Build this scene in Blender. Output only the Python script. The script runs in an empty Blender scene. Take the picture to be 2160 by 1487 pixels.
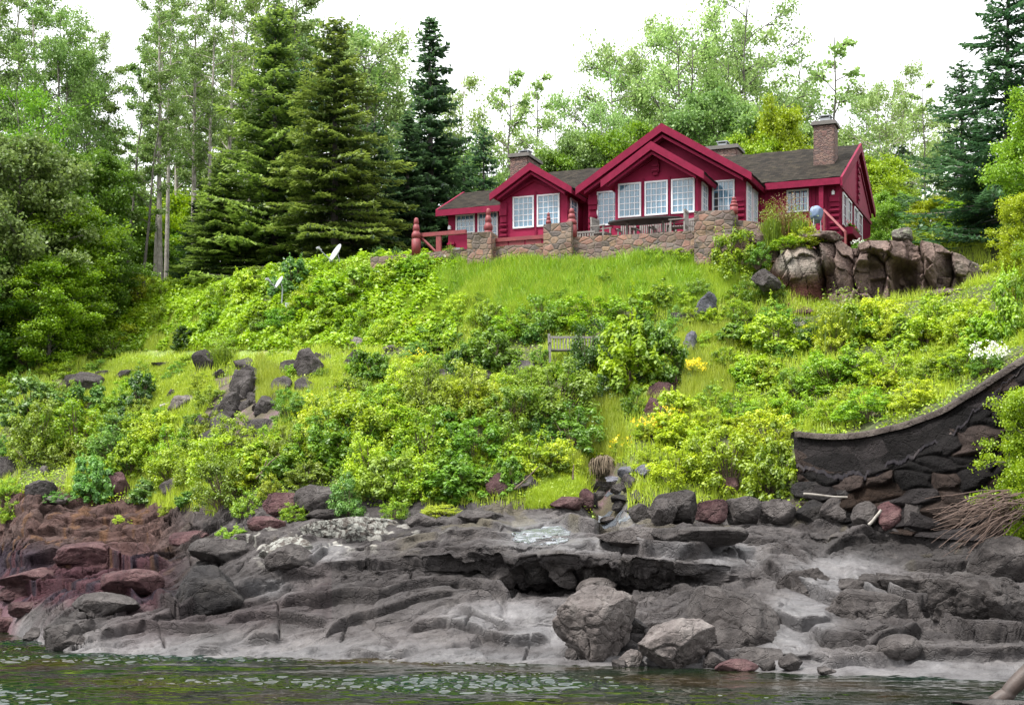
import bpy, bmesh, math, random
import numpy as np
from mathutils import Vector
from mathutils.bvhtree import BVHTree
C = bpy.context.scene.collection
F = 3425.0; HOR = 1172.0; EYE = 2.0            # focal length and horizon of the 2160 px wide photograph, eye height
def P(px, py, D): return np.array([(px-1080)/F*D, D, EYE+(HOR-py)/F*D])
def pix(p):
    p = np.asarray(p); return 1080+p[..., 0]/p[..., 1]*F, HOR-(p[..., 2]-EYE)/p[..., 1]*F
# ------------------------------------------------------------------ noise
def _h(ix, iy, iz, s):
    a = (ix.astype(np.int64)*374761393+iy.astype(np.int64)*668265263+iz.astype(np.int64)*2147483647+s*974634777) & 0xffffffff
    a = ((a ^ (a >> 13))*1274126177) & 0xffffffff
    a = ((a ^ (a >> 16))*2246822519) & 0xffffffff
    return ((a ^ (a >> 15)) & 0xffffff)/16777215.0
def vn(x, y, z=None, s=0):
    fx = np.floor(x); fy = np.floor(y); tx = x-fx; ty = y-fy
    tx = tx*tx*tx*(tx*(tx*6-15)+10); ty = ty*ty*ty*(ty*(ty*6-15)+10)
    if z is None:
        o = np.zeros_like(fx)
        a = _h(fx, fy, o, s); b = _h(fx+1, fy, o, s); c = _h(fx, fy+1, o, s); d = _h(fx+1, fy+1, o, s)
        return ((a+(b-a)*tx)+((c+(d-c)*tx)-(a+(b-a)*tx))*ty)*2-1
    fz = np.floor(z); tz = z-fz; tz = tz*tz*(3-2*tz); r = []
    for k in (0, 1):
        a = _h(fx, fy, fz+k, s); b = _h(fx+1, fy, fz+k, s); c = _h(fx, fy+1, fz+k, s); d = _h(fx+1, fy+1, fz+k, s)
        e = a+(b-a)*tx; r.append(e+((c+(d-c)*tx)-e)*ty)
    return (r[0]+(r[1]-r[0])*tz)*2-1
def fbm(x, y, z=None, o=4, s=0, g=.5, ridge=False):
    t = 0; a = 1.0; n = 0
    for k in range(o):
        q = vn(x*2**k+k*17.3, y*2**k-k*9.1, None if z is None else z*2**k+k*5.7, s+k)
        if ridge: q = 1-2*abs(q)
        t = t+q*a; n += a; a *= g
    return t/n
def worley(x, y, s=0):
    fx = np.floor(x); fy = np.floor(y); f1 = np.full_like(x, 9.); f2 = f1.copy(); cid = np.zeros_like(x); o = np.zeros_like(x)
    for i in (-1, 0, 1):
        for j in (-1, 0, 1):
            cx = fx+i; cy = fy+j
            qx = cx+.15+.7*_h(cx, cy, o, s); qy = cy+.15+.7*_h(cx, cy, o+1, s); d = np.hypot(qx-x, qy-y); c = _h(cx, cy, o+2, s)
            m = d < f1; f2 = np.where(m, f1, np.minimum(f2, d)); cid = np.where(m, c, cid); f1 = np.where(m, d, f1)
    return f1, f2, cid
def worley_t(x, y, s=0):
    """cells with the offset from each cell's centre, for tilted facets"""
    fx = np.floor(x); fy = np.floor(y); f1 = np.full_like(x, 9.); f2 = f1.copy(); cid = np.zeros_like(x); o = np.zeros_like(x); ox = o.copy(); oy = o.copy()
    for i in (-1, 0, 1):
        for j in (-1, 0, 1):
            cx = fx+i; cy = fy+j; dx = x-(cx+.15+.7*_h(cx, cy, o, s)); dy_ = y-(cy+.15+.7*_h(cx, cy, o+1, s)); d = np.maximum(abs(dx+.3*dy_), abs(dy_)*.9)+.25*np.hypot(dx, dy_); c = _h(cx, cy, o+2, s)
            m = d < f1; f2 = np.where(m, f1, np.minimum(f2, d)); cid = np.where(m, c, cid); ox = np.where(m, dx, ox); oy = np.where(m, dy_, oy); f1 = np.where(m, d, f1)
    return f1, f2, cid, ox, oy
def sst(a, b, x):
    t = np.clip((x-a)/(b-a), 0, 1); return t*t*(3-2*t)
# ------------------------------------------------------------------ object helpers
def link(o, parent=None):
    C.objects.link(o)
    if parent is not None: o.parent = parent
    return o
def mesh(name, V, Fc, mats, parent=None, smooth=False, mi=None, attrs=None):
    V = np.asarray(V, dtype=np.float32); me = bpy.data.meshes.new(name)
    if isinstance(Fc, np.ndarray):
        k = Fc.shape[1]; n = len(Fc); me.vertices.add(len(V)); me.vertices.foreach_set('co', V.ravel())
        me.loops.add(n*k); me.loops.foreach_set('vertex_index', Fc.astype(np.int32).ravel())
        me.polygons.add(n); me.polygons.foreach_set('loop_start', np.arange(0, n*k, k, dtype=np.int32))
        me.update(calc_edges=True)
    else: me.from_pydata([tuple(map(float, v)) for v in V], [], [tuple(int(i) for i in f) for f in Fc])
    for m in (mats if isinstance(mats, (list, tuple)) else [mats]): me.materials.append(m)
    if mi is not None: me.polygons.foreach_set('material_index', np.asarray(mi, dtype=np.int32))
    if smooth: me.polygons.foreach_set('use_smooth', np.ones(len(me.polygons), dtype=bool))
    for k, a in (attrs or {}).items():
        a = np.asarray(a, dtype=np.float32)
        if a.ndim == 1: me.attributes.new(k, 'FLOAT', 'POINT').data.foreach_set('value', a)
        else:
            c = np.ones((len(a), 4), np.float32); c[:, :3] = a
            me.attributes.new(k, 'FLOAT_COLOR', 'POINT').data.foreach_set('color', c.ravel())
    me.update()
    return link(bpy.data.objects.new(name, me), parent)
def tag(o, label=None, cat=None, group=None, kind=None):
    for k, v in (('label', label), ('category', cat), ('group', group), ('kind', kind)):
        if v: o[k] = v
    return o
def empty(name, loc, label, cat, group=None, rz=0):
    o = bpy.data.objects.new(name, None); o.location = loc; o.rotation_euler = (0, 0, rz); link(o); return tag(o, label, cat, group)
class MB:                                            # collects boxes, prisms and tubes into one mesh
    def __init__(s): s.v = []; s.f = []
    def add(s, V, Fc):
        n = len(s.v); s.v += [tuple(map(float, p)) for p in V]; s.f += [tuple(i+n for i in f) for f in Fc]; return s
    def box(s, x0, x1, y0, y1, z0, z1):
        return s.add([(x, y, z) for z in (z0, z1) for y in (y0, y1) for x in (x0, x1)], [(0, 2, 3, 1), (4, 5, 7, 6), (0, 1, 5, 4), (2, 6, 7, 3), (0, 4, 6, 2), (1, 3, 7, 5)])
    def hexa(s, b, t): return s.add(list(b)+list(t), [(3, 2, 1, 0), (4, 5, 6, 7), (0, 1, 5, 4), (1, 2, 6, 5), (2, 3, 7, 6), (3, 0, 4, 7)])
    def prism(s, poly, ax, d):                       # poly of points, extruded by vector d
        n = len(poly); poly = [np.array(p, float) for p in poly]; d = np.array(d, float)
        return s.add(poly+[p+d for p in poly], [tuple(range(n)), tuple(range(2*n-1, n-1, -1))]+[(i, i+n, (i+1) % n+n, (i+1) % n) for i in range(n)])
    def tube(s, pts, rad, n=6, cap=True):
        V, Q = tube(pts, rad, n); s.add(V, [tuple(q) for q in Q])
        if cap:
            m = len(s.v)-len(V); s.f.append(tuple(m+i for i in range(n))[::-1]); s.f.append(tuple(m+len(V)-n+i for i in range(n)))
        return s
    def build(s, name, mat, parent=None, smooth=False): return mesh(name, s.v, s.f, mat, parent, smooth)
def tube(pts, rad, n=6):
    pts = np.asarray(pts, float); rad = np.broadcast_to(np.asarray(rad, float), (len(pts),)); V = []
    T = np.gradient(pts, axis=0); T /= np.linalg.norm(T, axis=1, keepdims=True)+1e-9
    up = np.array([0, 0, 1.]) if abs(T[0][2]) < .9 else np.array([1., 0, 0])
    for p, t, r in zip(pts, T, rad):
        a = np.cross(t, up); a /= np.linalg.norm(a)+1e-9; b = np.cross(t, a)
        for k in range(n):
            w = 2*math.pi*k/n; V.append(p+r*(a*math.cos(w)+b*math.sin(w)))
    Q = [(i*n+k, i*n+(k+1) % n, (i+1)*n+(k+1) % n, (i+1)*n+k) for i in range(len(pts)-1) for k in range(n)]
    return np.array(V), np.array(Q)
# ------------------------------------------------------------------ materials
def mat(name):
    m = bpy.data.materials.new(name); m.use_nodes = True; nt = m.node_tree; nt.nodes.clear()
    out = nt.nodes.new('ShaderNodeOutputMaterial'); return m, nt, out
def N(nt, t, **k):
    n = nt.nodes.new(t)
    for a, b in k.items():
        if a == 'ins':
            for i, v in b.items():
                if hasattr(v, 'is_output') or isinstance(v, bpy.types.NodeSocket): nt.links.new(v, n.inputs[i])
                else: n.inputs[i].default_value = v
        else: setattr(n, a, b)
    return n
def col(c): return (c[0], c[1], c[2], 1)
def ramp(nt, fac, stops):
    r = N(nt, 'ShaderNodeValToRGB', ins={0: fac}); e = r.color_ramp.elements
    while len(e) < len(stops): e.new(.5)
    for x, (p, c) in zip(e, stops): x.position = p; x.color = col(c) if not isinstance(c, (int, float)) else (c, c, c, 1)
    return r.outputs[0]
def noise(nt, scale, detail=5, rough=.6, vec=None, dist=0.):
    n = N(nt, 'ShaderNodeTexNoise', ins={'Scale': scale, 'Detail': detail, 'Roughness': rough, 'Distortion': dist})
    if vec is None: vec = N(nt, 'ShaderNodeTexCoord').outputs['Object']
    nt.links.new(vec, n.inputs['Vector']); return n
def mix(nt, f, a, b, mode='MIX'):
    n = N(nt, 'ShaderNodeMix', data_type='RGBA', blend_type=mode)
    for i, v in ((0, f), (6, a), (7, b)):
        if isinstance(v, bpy.types.NodeSocket): nt.links.new(v, n.inputs[i])
        else: n.inputs[i].default_value = col(v) if i else v
    return n.outputs[2]
def leafmat(name, a, b, trans=.35, dark=None):
    """foliage: colour runs a..b by leaf and by plant"""
    m, nt, out = mat(name)
    at = N(nt, 'ShaderNodeAttribute', attribute_name='var').outputs['Fac']; oi = N(nt, 'ShaderNodeObjectInfo').outputs['Random']
    c = mix(nt, at, a, b); hs = N(nt, 'ShaderNodeHueSaturation', ins={'Color': c})
    mr = N(nt, 'ShaderNodeMapRange', ins={0: oi, 3: .8, 4: 1.2}); nt.links.new(mr.outputs[0], hs.inputs['Value'])
    mh = N(nt, 'ShaderNodeMapRange', ins={0: N(nt, 'ShaderNodeMath', operation='FRACT', ins={0: N(nt, 'ShaderNodeMath', operation='MULTIPLY', ins={0: oi, 1: 7.31}).outputs[0]}).outputs[0], 3: .480, 4: .507}); nt.links.new(mh.outputs[0], hs.inputs['Hue'])
    d = N(nt, 'ShaderNodeBsdfDiffuse', ins={0: hs.outputs[0]}); t = N(nt, 'ShaderNodeBsdfTranslucent', ins={0: hs.outputs[0]})
    g = N(nt, 'ShaderNodeBsdfGlossy', ins={0: (1, 1, 1, 1), 1: .5})
    x = N(nt, 'ShaderNodeMixShader', ins={0: trans, 1: d.outputs[0], 2: t.outputs[0]}); y = N(nt, 'ShaderNodeMixShader', ins={0: .035, 1: x.outputs[0], 2: g.outputs[0]})
    nt.links.new(y.outputs[0], out.inputs[0]); return m
def pmat(name, base, rough=.7, var=.25, scale=6, bump=.3, bscale=20, metal=0, spec=.5, bdist=.01, second=None):
    m, nt, out = mat(name); n = noise(nt, scale); b2 = second or tuple(x*(1-var) for x in base)
    c = mix(nt, ramp(nt, n.outputs[0], [(.3, 0), (.7, 1)]), base, b2)
    p = N(nt, 'ShaderNodeBsdfPrincipled', ins={'Base Color': c, 'Roughness': rough, 'Metallic': metal, 'Specular IOR Level': spec})
    if bump:
        bm_ = N(nt, 'ShaderNodeBump', ins={'Strength': bump, 'Distance': bdist, 'Height': noise(nt, bscale, 6, .65).outputs[0]}); nt.links.new(bm_.outputs[0], p.inputs['Normal'])
    nt.links.new(p.outputs[0], out.inputs[0]); return m
def rockmat(name, cols, attr=False, rough=.75, lichen=0, bs=1., lcol=(.45, .45, .4)):
    m, nt, out = mat(name); tc = N(nt, 'ShaderNodeTexCoord').outputs['Object']
    oi = N(nt, 'ShaderNodeObjectInfo'); 
    n1 = noise(nt, 1.6, 8, .62, tc); n2 = noise(nt, 9, 6, .7, tc); n3 = noise(nt, 40, 4, .7, tc)
    c = ramp(nt, n1.outputs[0], [(.32, cols[0]), (.5, cols[1]), (.68, cols[2])])
    if attr: c = mix(nt, 1., N(nt, 'ShaderNodeAttribute', attribute_name='col').outputs['Color'], c, 'MULTIPLY')
    c = mix(nt, .75, c, ramp(nt, n2.outputs[0], [(.25, .62), (.5, 1.), (.8, 1.35)]), 'MULTIPLY')
    c = mix(nt, .6, c, ramp(nt, n3.outputs[0], [(.3, .7), (.7, 1.25)]), 'MULTIPLY')
    if not attr:
        hv = N(nt, 'ShaderNodeHueSaturation', ins={'Color': c}); nt.links.new(N(nt, 'ShaderNodeMapRange', ins={0: oi.outputs['Random'], 3: .75, 4: 1.25}).outputs[0], hv.inputs['Value']); c = hv.outputs[0]
    if lichen:
        l = noise(nt, 6, 6, .75, tc, .5); lm = ramp(nt, l.outputs[0], [(.6-lichen*.15, 0), (.64-lichen*.12, 1)])
        c = mix(nt, lm, c, lcol)
    p = N(nt, 'ShaderNodeBsdfPrincipled', ins={'Base Color': c, 'Roughness': rough, 'Specular IOR Level': .2})
    if attr:
        w = N(nt, 'ShaderNodeAttribute', attribute_name='wet').outputs['Fac']
        wn = N(nt, 'ShaderNodeMath', operation='MULTIPLY', ins={0: w, 1: ramp(nt, noise(nt, 2.2, 6, .65, tc).outputs[0], [(.3, .25), (.55, 1.)])}).outputs[0]
        nt.links.new(N(nt, 'ShaderNodeMapRange', ins={0: wn, 3: .8, 4: .42}).outputs[0], p.inputs['Roughness'])
        nt.links.new(N(nt, 'ShaderNodeMapRange', ins={0: wn, 3: .15, 4: .5}).outputs[0], p.inputs['Specular IOR Level'])
        nt.links.new(N(nt, 'ShaderNodeMapRange', ins={0: wn, 3: 1.45, 4: 1.6}).outputs[0], p.inputs['IOR'])
    mpv = N(nt, 'ShaderNodeMapping', ins={0: tc, 'Scale': (1.5, 1.9, 3.4)}); wv = N(nt, 'ShaderNodeVectorMath', operation='MULTIPLY_ADD', ins={0: noise(nt, 1.3, 5, .65, tc).outputs['Color'], 1: (1.6, 1.6, 1.6), 2: mpv.outputs[0]})
    vo = N(nt, 'ShaderNodeTexVoronoi', feature='DISTANCE_TO_EDGE', ins={'Vector': wv.outputs[0], 'Scale': 1.}); crk = ramp(nt, vo.outputs['Distance'], [(.0, 0), (.045, 1)])
    hsum = N(nt, 'ShaderNodeMath', operation='MULTIPLY_ADD', ins={0: n2.outputs[0], 1: 3.0, 2: n3.outputs[0]}).outputs[0]; hsum = N(nt, 'ShaderNodeMath', operation='MULTIPLY_ADD', ins={0: crk, 1: 1.3, 2: hsum}).outputs[0]
    st = N(nt, 'ShaderNodeBump', ins={'Strength': .85 if not attr else N(nt, 'ShaderNodeMapRange', ins={0: wn, 3: .9, 4: .25}).outputs[0], 'Distance': .045*bs, 'Height': hsum}); nt.links.new(st.outputs[0], p.inputs['Normal'])
    nt.links.new(p.outputs[0], out.inputs[0]); return m
def stonemat(name, cs, scale, mortar=(.22, .19, .16), stretch=(1, 1, 1.6)):
    m, nt, out = mat(name); tc = N(nt, 'ShaderNodeTexCoord').outputs['Object']
    mp = N(nt, 'ShaderNodeMapping', ins={0: tc, 'Scale': (scale*stretch[0], scale*stretch[1], scale*stretch[2])})
    wn = N(nt, 'ShaderNodeVectorMath', operation='MULTIPLY_ADD', ins={0: noise(nt, 3, 3, .5, tc).outputs['Color'], 1: (.5, .5, .5), 2: mp.outputs[0]})
    v1 = N(nt, 'ShaderNodeTexVoronoi', feature='F1', ins={'Vector': wn.outputs[0], 'Scale': 1., 'Randomness': .8}); v2 = N(nt, 'ShaderNodeTexVoronoi', feature='DISTANCE_TO_EDGE', ins={'Vector': wn.outputs[0], 'Scale': 1., 'Randomness': .8})
    sx = N(nt, 'ShaderNodeSeparateColor', ins={0: v1.outputs['Color']}).outputs[0]
    c = ramp(nt, sx, [(i/(len(cs)-1), k) for i, k in enumerate(cs)])
    c = mix(nt, .7, c, ramp(nt, noise(nt, 14, 5, .7, tc).outputs[0], [(.25, .6), (.75, 1.35)]), 'MULTIPLY')
    e = ramp(nt, v2.outputs['Distance'], [(.0, 0), (.07, 1)]); c = mix(nt, e, mortar, c)
    p = N(nt, 'ShaderNodeBsdfPrincipled', ins={'Base Color': c, 'Roughness': .85})
    hh = N(nt, 'ShaderNodeMath', operation='ADD', ins={0: ramp(nt, v2.outputs['Distance'], [(0, 0), (.15, 1)]), 1: noise(nt, 18, 5, .7, tc).outputs[0]}).outputs[0]
    b = N(nt, 'ShaderNodeBump', ins={'Strength': .8, 'Distance': .03, 'Height': hh}); nt.links.new(b.outputs[0], p.inputs['Normal'])
    nt.links.new(p.outputs[0], out.inputs[0]); return m
M = {}
M['shore'] = rockmat('basalt_shore', [(.60, .56, .54), (.95, .92, .9), (1.25, 1.2, 1.14)], attr=True)
M['rock'] = rockmat('basalt', [(.027, .023, .022), (.056, .049, .047), (.10, .09, .086)])
M['darkrock'] = rockmat('dark_basalt', [(.010, .009, .010), (.022, .02, .02), (.045, .04, .037)])
M['redrock'] = rockmat('red_rock', [(.034, .017, .019), (.074, .036, .038), (.12, .072, .07)])
M['palerock'] = rockmat('pale_granite', [(.075, .064, .061), (.125, .108, .102), (.19, .172, .162)])
M['lichenrock'] = rockmat('lichen_rock', [(.045, .038, .035), (.08, .068, .06), (.12, .105, .09)], lichen=.9, lcol=(.27, .27, .245))
M['cliff'] = rockmat('cliff_rock', [(.045, .03, .027), (.11, .075, .064), (.18, .135, .115)], lichen=.25, lcol=(.2, .2, .15))
M['cliffgrey'] = rockmat('grey_lichened_cliff', [(.06, .053, .05), (.12, .105, .095), (.18, .165, .14)], lichen=.6, lcol=(.22, .23, .165))
M['bluerock'] = rockmat('blue_grey_rock', [(.07, .07, .085), (.12, .12, .145), (.18, .18, .205)])
M['red'] = pmat('red_paint', (.24, .010, .048), .7, second=(.185, .008, .036), spec=.2, scale=3, bscale=8, bump=.15)
M['redtrim'] = pmat('red_trim_paint', (.185, .008, .036), .7, second=(.13, .006, .026), spec=.15, scale=5, bscale=10, bump=.15)
M['oldred'] = pmat('weathered_red_paint', (.20, .024, .030), .6, second=(.12, .018, .02), scale=7, bump=.3)
M['white'] = pmat('white_paint', (.62, .63, .66), .45, .06, bump=0)
M['grey'] = pmat('weathered_teak', (.22, .205, .19), .8, .35, scale=14, bscale=40)
M['metal'] = pmat('galvanised_metal', (.32, .34, .36), .45, .2, metal=.6, bump=0)
M['dish'] = pmat('dish_paint', (.36, .37, .40), .4, .12, bump=0)
M['darkwood'] = pmat('dark_wood', (.014, .012, .011), .6, .3)
M['cap'] = pmat('chimney_cap', (.13, .12, .11), .8, .3, scale=9)
M['cloth'] = pmat('blue_cover', (.09, .15, .26), .7, .2, second=(.16, .20, .28), scale=3)
M['bark'] = pmat('grey_bark', (.15, .135, .12), .9, second=(.06, .053, .047), scale=7, bscale=25)
M['aspenbark'] = pmat('pale_aspen_bark', (.40, .37, .33), .85, second=(.17, .15, .13), scale=5, bscale=18)
M['darkbark'] = pmat('spruce_bark', (.13, .115, .11), .9, second=(.06, .05, .045), scale=7, bscale=25)
M['drift'] = pmat('bleached_driftwood', (.32, .30, .27), .8, second=(.17, .15, .13), scale=9, bscale=30)
M['roots'] = pmat('root_wood', (.13, .085, .065), .85, second=(.06, .04, .032), scale=9, bscale=30)
M['twig'] = pmat('twig', (.12, .085, .06), .9, bump=0)
M['straw'] = pmat('dead_grass', (.17, .13, .085), .9, second=(.08, .06, .04), scale=12, bump=0)
M['terrace'] = stonemat('terrace_stone', [(.19, .095, .068), (.11, .09, .078), (.20, .13, .08), (.07, .06, .058), (.22, .115, .08)], 3.6, (.10, .085, .07))
M['chimney'] = stonemat('chimney_stone', [(.16, .085, .072), (.09, .062, .056), (.19, .12, .095), (.14, .08, .066)], 6.5, (.07, .055, .05), (1, 1, 2.6))
M['petal'] = leafmat('yellow_petals', (.85, .62, .01), (.9, .75, .04), .3)
M['wpetal'] = leafmat('white_petals', (.75, .78, .68), (.85, .85, .8), .3)
M['redpetal'] = leafmat('red_petals', (.5, .02, .03), (.6, .08, .05), .3)
LM = {  # foliage kinds (leaf colour range)
 'yellow-green': ((.18, .29, .008), (.43, .55, .014)), 'bright green': ((.10, .24, .006), (.32, .49, .010)),
 'mid-green': ((.055, .16, .008), (.18, .33, .014)), 'dark green': ((.02, .08, .008), (.075, .18, .014)),
 'olive': ((.11, .19, .012), (.26, .36, .022)), 'blue-green': ((.05, .16, .022), (.17, .34, .045)),
 'spruce': ((.024, .078, .022), (.26, .38, .06)), 'bluespruce': ((.018, .058, .026), (.085, .17, .06)),
 'aspen': ((.09, .18, .04), (.24, .37, .08)), 'hazybirch': ((.17, .30, .08), (.36, .52, .15)), 'maple': ((.07, .20, .010), (.24, .42, .02)),  # birch and aspen leaf colours lifted to paint in the background haze
 'grass': ((.17, .29, .010), (.38, .50, .025)), 'lime': ((.25, .37, .012), (.44, .56, .03)), 'brown': ((.17, .11, .035), (.25, .20, .06)),
 'darkwood_leaf': ((.035, .11, .010), (.14, .29, .02))}
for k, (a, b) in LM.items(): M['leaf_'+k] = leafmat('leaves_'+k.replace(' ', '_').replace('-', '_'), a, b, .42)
def glassmat():
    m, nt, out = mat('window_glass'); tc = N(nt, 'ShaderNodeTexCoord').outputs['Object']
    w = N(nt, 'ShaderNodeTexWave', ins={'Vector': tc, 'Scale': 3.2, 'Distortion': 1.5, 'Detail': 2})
    c = mix(nt, w.outputs['Fac'], (.045, .12, .18), (.11, .22, .31))  # bluish sky reflection put into the base colour; waves suggest curtains
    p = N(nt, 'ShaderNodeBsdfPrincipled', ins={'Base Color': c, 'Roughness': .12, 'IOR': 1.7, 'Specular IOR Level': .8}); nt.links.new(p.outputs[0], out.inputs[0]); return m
M['glass'] = glassmat(); M['dark'] = pmat('painted_interior_shade', (.01, .01, .012), .6, bump=0)
def roofmat():
    m, nt, out = mat('wood_shingles'); tc = N(nt, 'ShaderNodeTexCoord').outputs['Object']
    b = N(nt, 'ShaderNodeTexBrick', offset=.5, ins={'Scale': 1., 'Brick Width': .22, 'Row Height': .17, 'Mortar Size': .008, 'Color1': (.012, .0105, .009, 1), 'Color2': (.034, .028, .022, 1), 'Mortar': (.01, .009, .008, 1)})
    nt.links.new(N(nt, 'ShaderNodeAttribute', attribute_name='uvw').outputs['Vector'], b.inputs['Vector'])
    c = mix(nt, .8, b.outputs['Color'], ramp(nt, noise(nt, 2.5, 6, .65, tc).outputs[0], [(.3, (.6, .6, .6)), (.55, (1., 1., .95)), (.75, (1.25, 1.3, .95))]), 'MULTIPLY')
    p = N(nt, 'ShaderNodeBsdfPrincipled', ins={'Base Color': c, 'Roughness': .9, 'Specular IOR Level': .08})
    bp = N(nt, 'ShaderNodeBump', ins={'Strength': .8, 'Distance': .02, 'Height': b.outputs['Color']}); nt.links.new(bp.outputs[0], p.inputs['Normal']); nt.links.new(p.outputs[0], out.inputs[0]); return m
M['roof'] = roofmat()
def groundmat():
    m, nt, out = mat('hillside_soil'); tc = N(nt, 'ShaderNodeTexCoord').outputs['Object']
    c = ramp(nt, noise(nt, 1.2, 7, .7, tc).outputs[0], [(.35, (.03, .035, .012)), (.5, (.055, .07, .018)), (.65, (.10, .085, .05))])
    c = mix(nt, 1., N(nt, 'ShaderNodeAttribute', attribute_name='col').outputs['Color'], c, 'MULTIPLY')
    p = N(nt, 'ShaderNodeBsdfPrincipled', ins={'Base Color': c, 'Roughness': .95})
    bp = N(nt, 'ShaderNodeBump', ins={'Strength': .8, 'Distance': .06, 'Height': noise(nt, 12, 6, .7, tc).outputs[0]}); nt.links.new(bp.outputs[0], p.inputs['Normal']); nt.links.new(p.outputs[0], out.inputs[0]); return m
M['soil'] = groundmat()
# ================================================================== THE LAND: a lofted surface through contour rows
COLS = np.array([-700, -150, 0, 60, 150, 300, 450, 600, 800, 1000, 1200, 1400, 1600, 1660, 1700, 1800, 2000, 2160, 2300, 2900], float)
R = []   # (D list, py list or None, z list or None, subdivisions to the next row)
shore_py = np.array([1320, 1325, 1330, 1350, 1376, 1383, 1385, 1387, 1391, 1396, 1400, 1405, 1415, 1418, 1420, 1425, 1432, 1440, 1445, 1460], float)
sD = EYE*F/(shore_py-HOR)
def row(D, py, n): D = np.array(D, float); R.append((D, EYE+(HOR-np.array(py, float))/F*D, n))
R.append((np.full(20, 8.), np.full(20, -3.), 6)); R.append((sD-2.5, np.full(20, -.9), 14)); R.append((sD, np.zeros(20), 26))
row([46.5,45.6,43.9,39.3,34.6,33.6,33.3,33,32.4,31.8,31.2,30.5,29.6,29.3,29.1,28.4,27.6,27.2,26.8,26], [1298,1300,1303,1328,1343,1350,1353,1355,1357,1358,1362,1370,1370,1372,1375,1385,1393,1392,1390,1400], 80)
row([49,47.5,45.5,41,36.3,36,35.5,34.8,34,33.4,32.6,31.8,31,30.8,30.6,30,29.4,29,28.6,28], [1245,1250,1255,1295,1285,1274,1275,1275,1266,1256,1268,1290,1290,1300,1310,1330,1340,1330,1330,1340], 50)
row([51,49.5,47.5,44,41,40,37.5,36,35.4,35.0,35.3,34.1,33.2,32.8,32.6,32,31.5,31,30.5,30], [1200,1205,1210,1245,1245,1240,1235,1235,1234,1236,1240,1236,1230,1240,1255,1270,1280,1260,1260,1270], 46)
row([57,51,49.5,44.5,44,42,38.3,36.8,35.6,34.3,33.8,33.4,33.5,33.3,33.1,32.6,32,31.4,31,30.5], [1160,1170,1175,1200,1200,1190,1195,1195,1190,1172,1165,1180,1195,1210,1220,1240,1250,1230,1230,1240], 80)
row([58,51.8,50.3,46.5,46,45,40.5,38.8,37.6,36.8,36.5,36,35.5,35.3,35.2,34.6,33.6,33,32.6,32], [1120,1130,1135,1150,1155,1150,1150,1140,1130,1122,1115,1122,1140,1145,1150,1160,1180,1170,1170,1170], 90)
row([60,53,51.5,49,48.5,48,43.5,41.5,40,39.8,39.5,38.5,37.5,37.0,36.9,36.5,35.1,34.2,33.5,32.8], [1060,1065,1062,1060,1065,1090,1098,1095,1092,1082,1075,1085,1110,1115,1118,1122,1130,1130,1130,1130], 50)
row([63,56,54,52,52,51,46,44,42.5,42,41,40,39.5,39,38.5,37.7,36.1,35.0,34.2,33.5], [960,980,985,985,990,1000,1000,1000,1000,1000,1010,1000,990,975,940,930,870,780,735,700], 40)
row([66,59,57.5,56,56,54.5,50.5,47.5,45.3,44.6,43.8,42.7,42.3,42,41.9,41.5,39.2,37.8,37,37], [850,860,870,870,870,870,870,870,880,885,890,880,890,888,885,860,808,735,690,680], 36)
row([70,62.5,61.5,60.5,60,58.5,55,52.3,50.3,49,48,47,46.3,46.1,46,45.7,44,42,41,41], [755,765,768,768,768,766,766,768,775,778,780,770,770,768,766,755,735,680,650,640], 14)
row([73,65,64,63,62.5,61,57.6,54.8,52.6,51.4,50.2,49.3,48.5,48.3,48.2,48,46.5,45,44,44], [748,752,752,752,752,752,750,745,740,735,725,715,710,708,706,695,675,620,600,590], 22)
row([76,68,67,66,65.5,64,60.5,57.5,54.6,53,51.6,50.6,49.8,49.6,49.5,49.2,48.5,47.5,47,47], [690,700,705,705,700,680,670,660,650,660,650,640,650,652,655,655,635,580,560,550], 26)
row([80,71,70,69,68.5,67,63,59.6,56.3,54.5,53,52,51.4,51.6,52.2,53,53,52,51,51], [640,650,650,650,650,630,620,600,575,590,585,580,572,585,610,630,625,560,520,510], 20)
row([86,75,74,73,72.5,71,66,61.5,57.6,55.3,54,52.9,52.7,52.9,53.3,54.3,54.6,55,55,55], [610,620,620,625,620,608,600,570,552,549,541,534,524,518,514,510,510,500,500,495], 12)
pzt = R[-1][1]; R.append((R[-1][0]+8, np.maximum(pzt, 12.75)*.5+6.45, 10)); R.append((np.full(20, 130.), np.full(20, 13.6), 8)); R.append((np.full(20, 500.), np.full(20, 16.), 1))
PXS = np.concatenate([np.arange(-700, -60, 25.), np.arange(-60, 0, 3.), np.arange(0, 72, .6), np.arange(72, 2220, 2.8), np.arange(2220, 2901, 25.)])
rows = []; vpos = []
def at(i): return np.interp(PXS, COLS, R[i][0]), np.interp(PXS, COLS, R[i][1])
for i in range(len(R)-1):
    d0, z0 = at(i); d1, z1 = at(i+1); n = R[i][2]
    for k in range(n):
        t = k/n; rows.append((d0+(d1-d0)*t, z0+(z1-z0)*t)); vpos.append(i+t)
d, z = at(len(R)-1); rows.append((d, z)); vpos.append(len(R)-1.)
GD = np.array([r[0] for r in rows]); GZ = np.array([r[1] for r in rows]); VP = np.array(vpos)[:, None]
def smooth(a, k, it):
    for _ in range(it):
        b = a.copy(); b[k:-k] = (a[:-2*k]+a[k:-k]+a[2*k:])/3; a = b
    return a
GD = smooth(GD, 2, 3); GZ = smooth(GZ, 2, 3); GD[:, 26:-26] = smooth(GD.T, 4, 6).T[:, 26:-26]; GZ[:, 26:-26] = smooth(GZ.T, 4, 6).T[:, 26:-26]
PXG = np.broadcast_to(PXS, GD.shape); GX = (PXG-1080)/F*GD; GY = GD.copy()
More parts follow.
